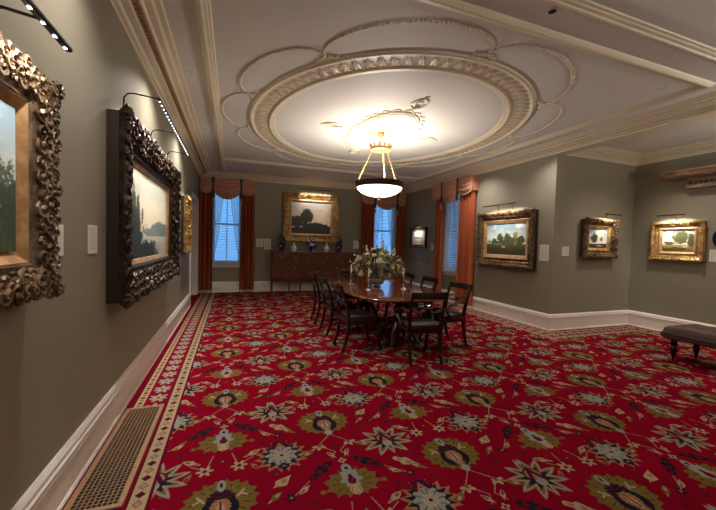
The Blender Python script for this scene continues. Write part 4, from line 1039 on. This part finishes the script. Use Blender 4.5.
def china(name, dark, light, sc_, th_):
    m, nt, b = newmat(name, .12); x, y, z, co = coords(nt); n = noise(nt, co, sc_, 3, .6)
    nt.links.new(mixc(nt, lin(dark), lin(light), n.ss(th_, th_+.05)), b.inputs['Base Color']); b.inputs['Coat Weight'].default_value = .5; return m
blue_d = china('cobalt_dark_china', (22,28,52), (196,200,206), 12, .6); blue_w = china('blue_white_china', (60,76,128), (226,226,222), 14, .36); blue_m = china('cobalt_bloom_china', (36,46,96), (206,206,204), 9, .52)
def jar(loc, lab, tall):
    t = thing('vase', lab, 'vase', (*loc,SH), 0, 'porcelain on the sideboard')
    if tall:
        MB().lathe([(.08,0),(.085,.02),(.075,.05),(.11,.16),(.13,.28),(.118,.36),(.065,.4),(.058,.42)], n=8).build('body', blue_d, t, True)
        MB().lathe([(.06,.42),(.07,.425),(.06,.45),(.03,.475),(.012,.485),(.02,.5),(.014,.52),(0,.525)], n=14).build('lid', blue_d, t, True)
        for s in (-1,1): MB().tube([(s*.06,0,.39),(s*.1,0,.42),(s*.11,0,.36),(s*.1,0,.31)], .009, 6).build('handle', M['black'], t, True)
    return t
jar((2.21,10.07), 'tall dark blue faceted jar with lid at the end nearest the door', True); jar((3.93,10.05), 'tall dark blue faceted jar with lid at the end farthest from the door', True)
for x_, lab in ((2.57,'small white and blue bulb vase beside the tall jar nearest the door'),(3.55,'small white and blue bulb vase beside the tall jar farthest from the door')):
    t = thing('vase', lab, 'vase', (x_,10.05,SH), 0, 'porcelain on the sideboard')
    MB().lathe([(.04,0),(.042,.012),(.07,.05),(.085,.1),(.07,.15),(.035,.185),(.022,.22),(.024,.26),(.034,.285),(.026,.287)], n=18).build('body', blue_w, t, True)
    MB().lathe([(.027,.283),(.034,.284),(.036,.29),(.028,.292)], n=14, cap=False).build('lip', blue_d, t, True)
t = thing('vase', 'broad cobalt blue ginger jar in the middle of the sideboard', 'vase', (3.1,10.05,SH), 0, 'porcelain on the sideboard')
MB().lathe([(.07,0),(.075,.015),(.07,.03),(.11,.12),(.15,.22),(.145,.3),(.1,.355),(.075,.37),(.08,.385)], n=22).build('body', blue_m, t, True)
MB().lathe([(.08,.385),(.086,.39),(.07,.41),(.03,.425),(.012,.43),(.014,.445),(0,.45)], n=16).build('lid', blue_m, t, True)

# ------------------------------------------------------------------ bench
bn = thing('tufted_bench', 'long tufted brown leather bench on turned legs', 'bench', (6.83,2.12,0), 0)
BWd, BL = .30, .90
P = []
nu, nv = 60, 22
for i in range(nu+1):
    row = []
    for j in range(nv+1):
        a, b_ = -1+2*i/nu, -1+2*j/nv
        x_ = BWd*b_; y_ = BL*a; e = 1-max(abs(a)**10, abs(b_)**5)
        tuft = .018*abs(math.sin(y_*PI/.16))*abs(math.sin(x_*PI/.16))
        row.append((x_*(1-.04*(1-e)), y_*(1-.01*(1-e)), .39 + .105*max(0,e)**.45 + tuft*e))
    P.append(row)
MB().grid(P).build('cushion', M['bench'], bn, True)
MB().bbox(-BWd,BWd,-BL,BL,.31,.395,.02).build('seat_rail', M['bench'], bn)
MB().bbox(-BWd-.006,BWd+.006,-BL-.006,BL+.006,.37,.386,.006).build('welt', M['seat'], bn)
lg = None
bt = None
for (x_, y_) in ((-.2,.78),(.2,.72),(-.2,-.78),(.2,-.72),(-.2,0),(.2,0)):
    if lg is None:
        l_ = MB().lathe([(.012,0),(.02,.012),(.014,.03),(.02,.06),(.034,.12),(.042,.18),(.03,.21),(.044,.225),(.044,.25),(.03,.26),(.036,.28),(.036,.312)], n=14).build('leg', M['chair'], bn, True, (x_,y_,0)); lg = l_.data
    else: inst('leg', lg, bn, (x_,y_,0))
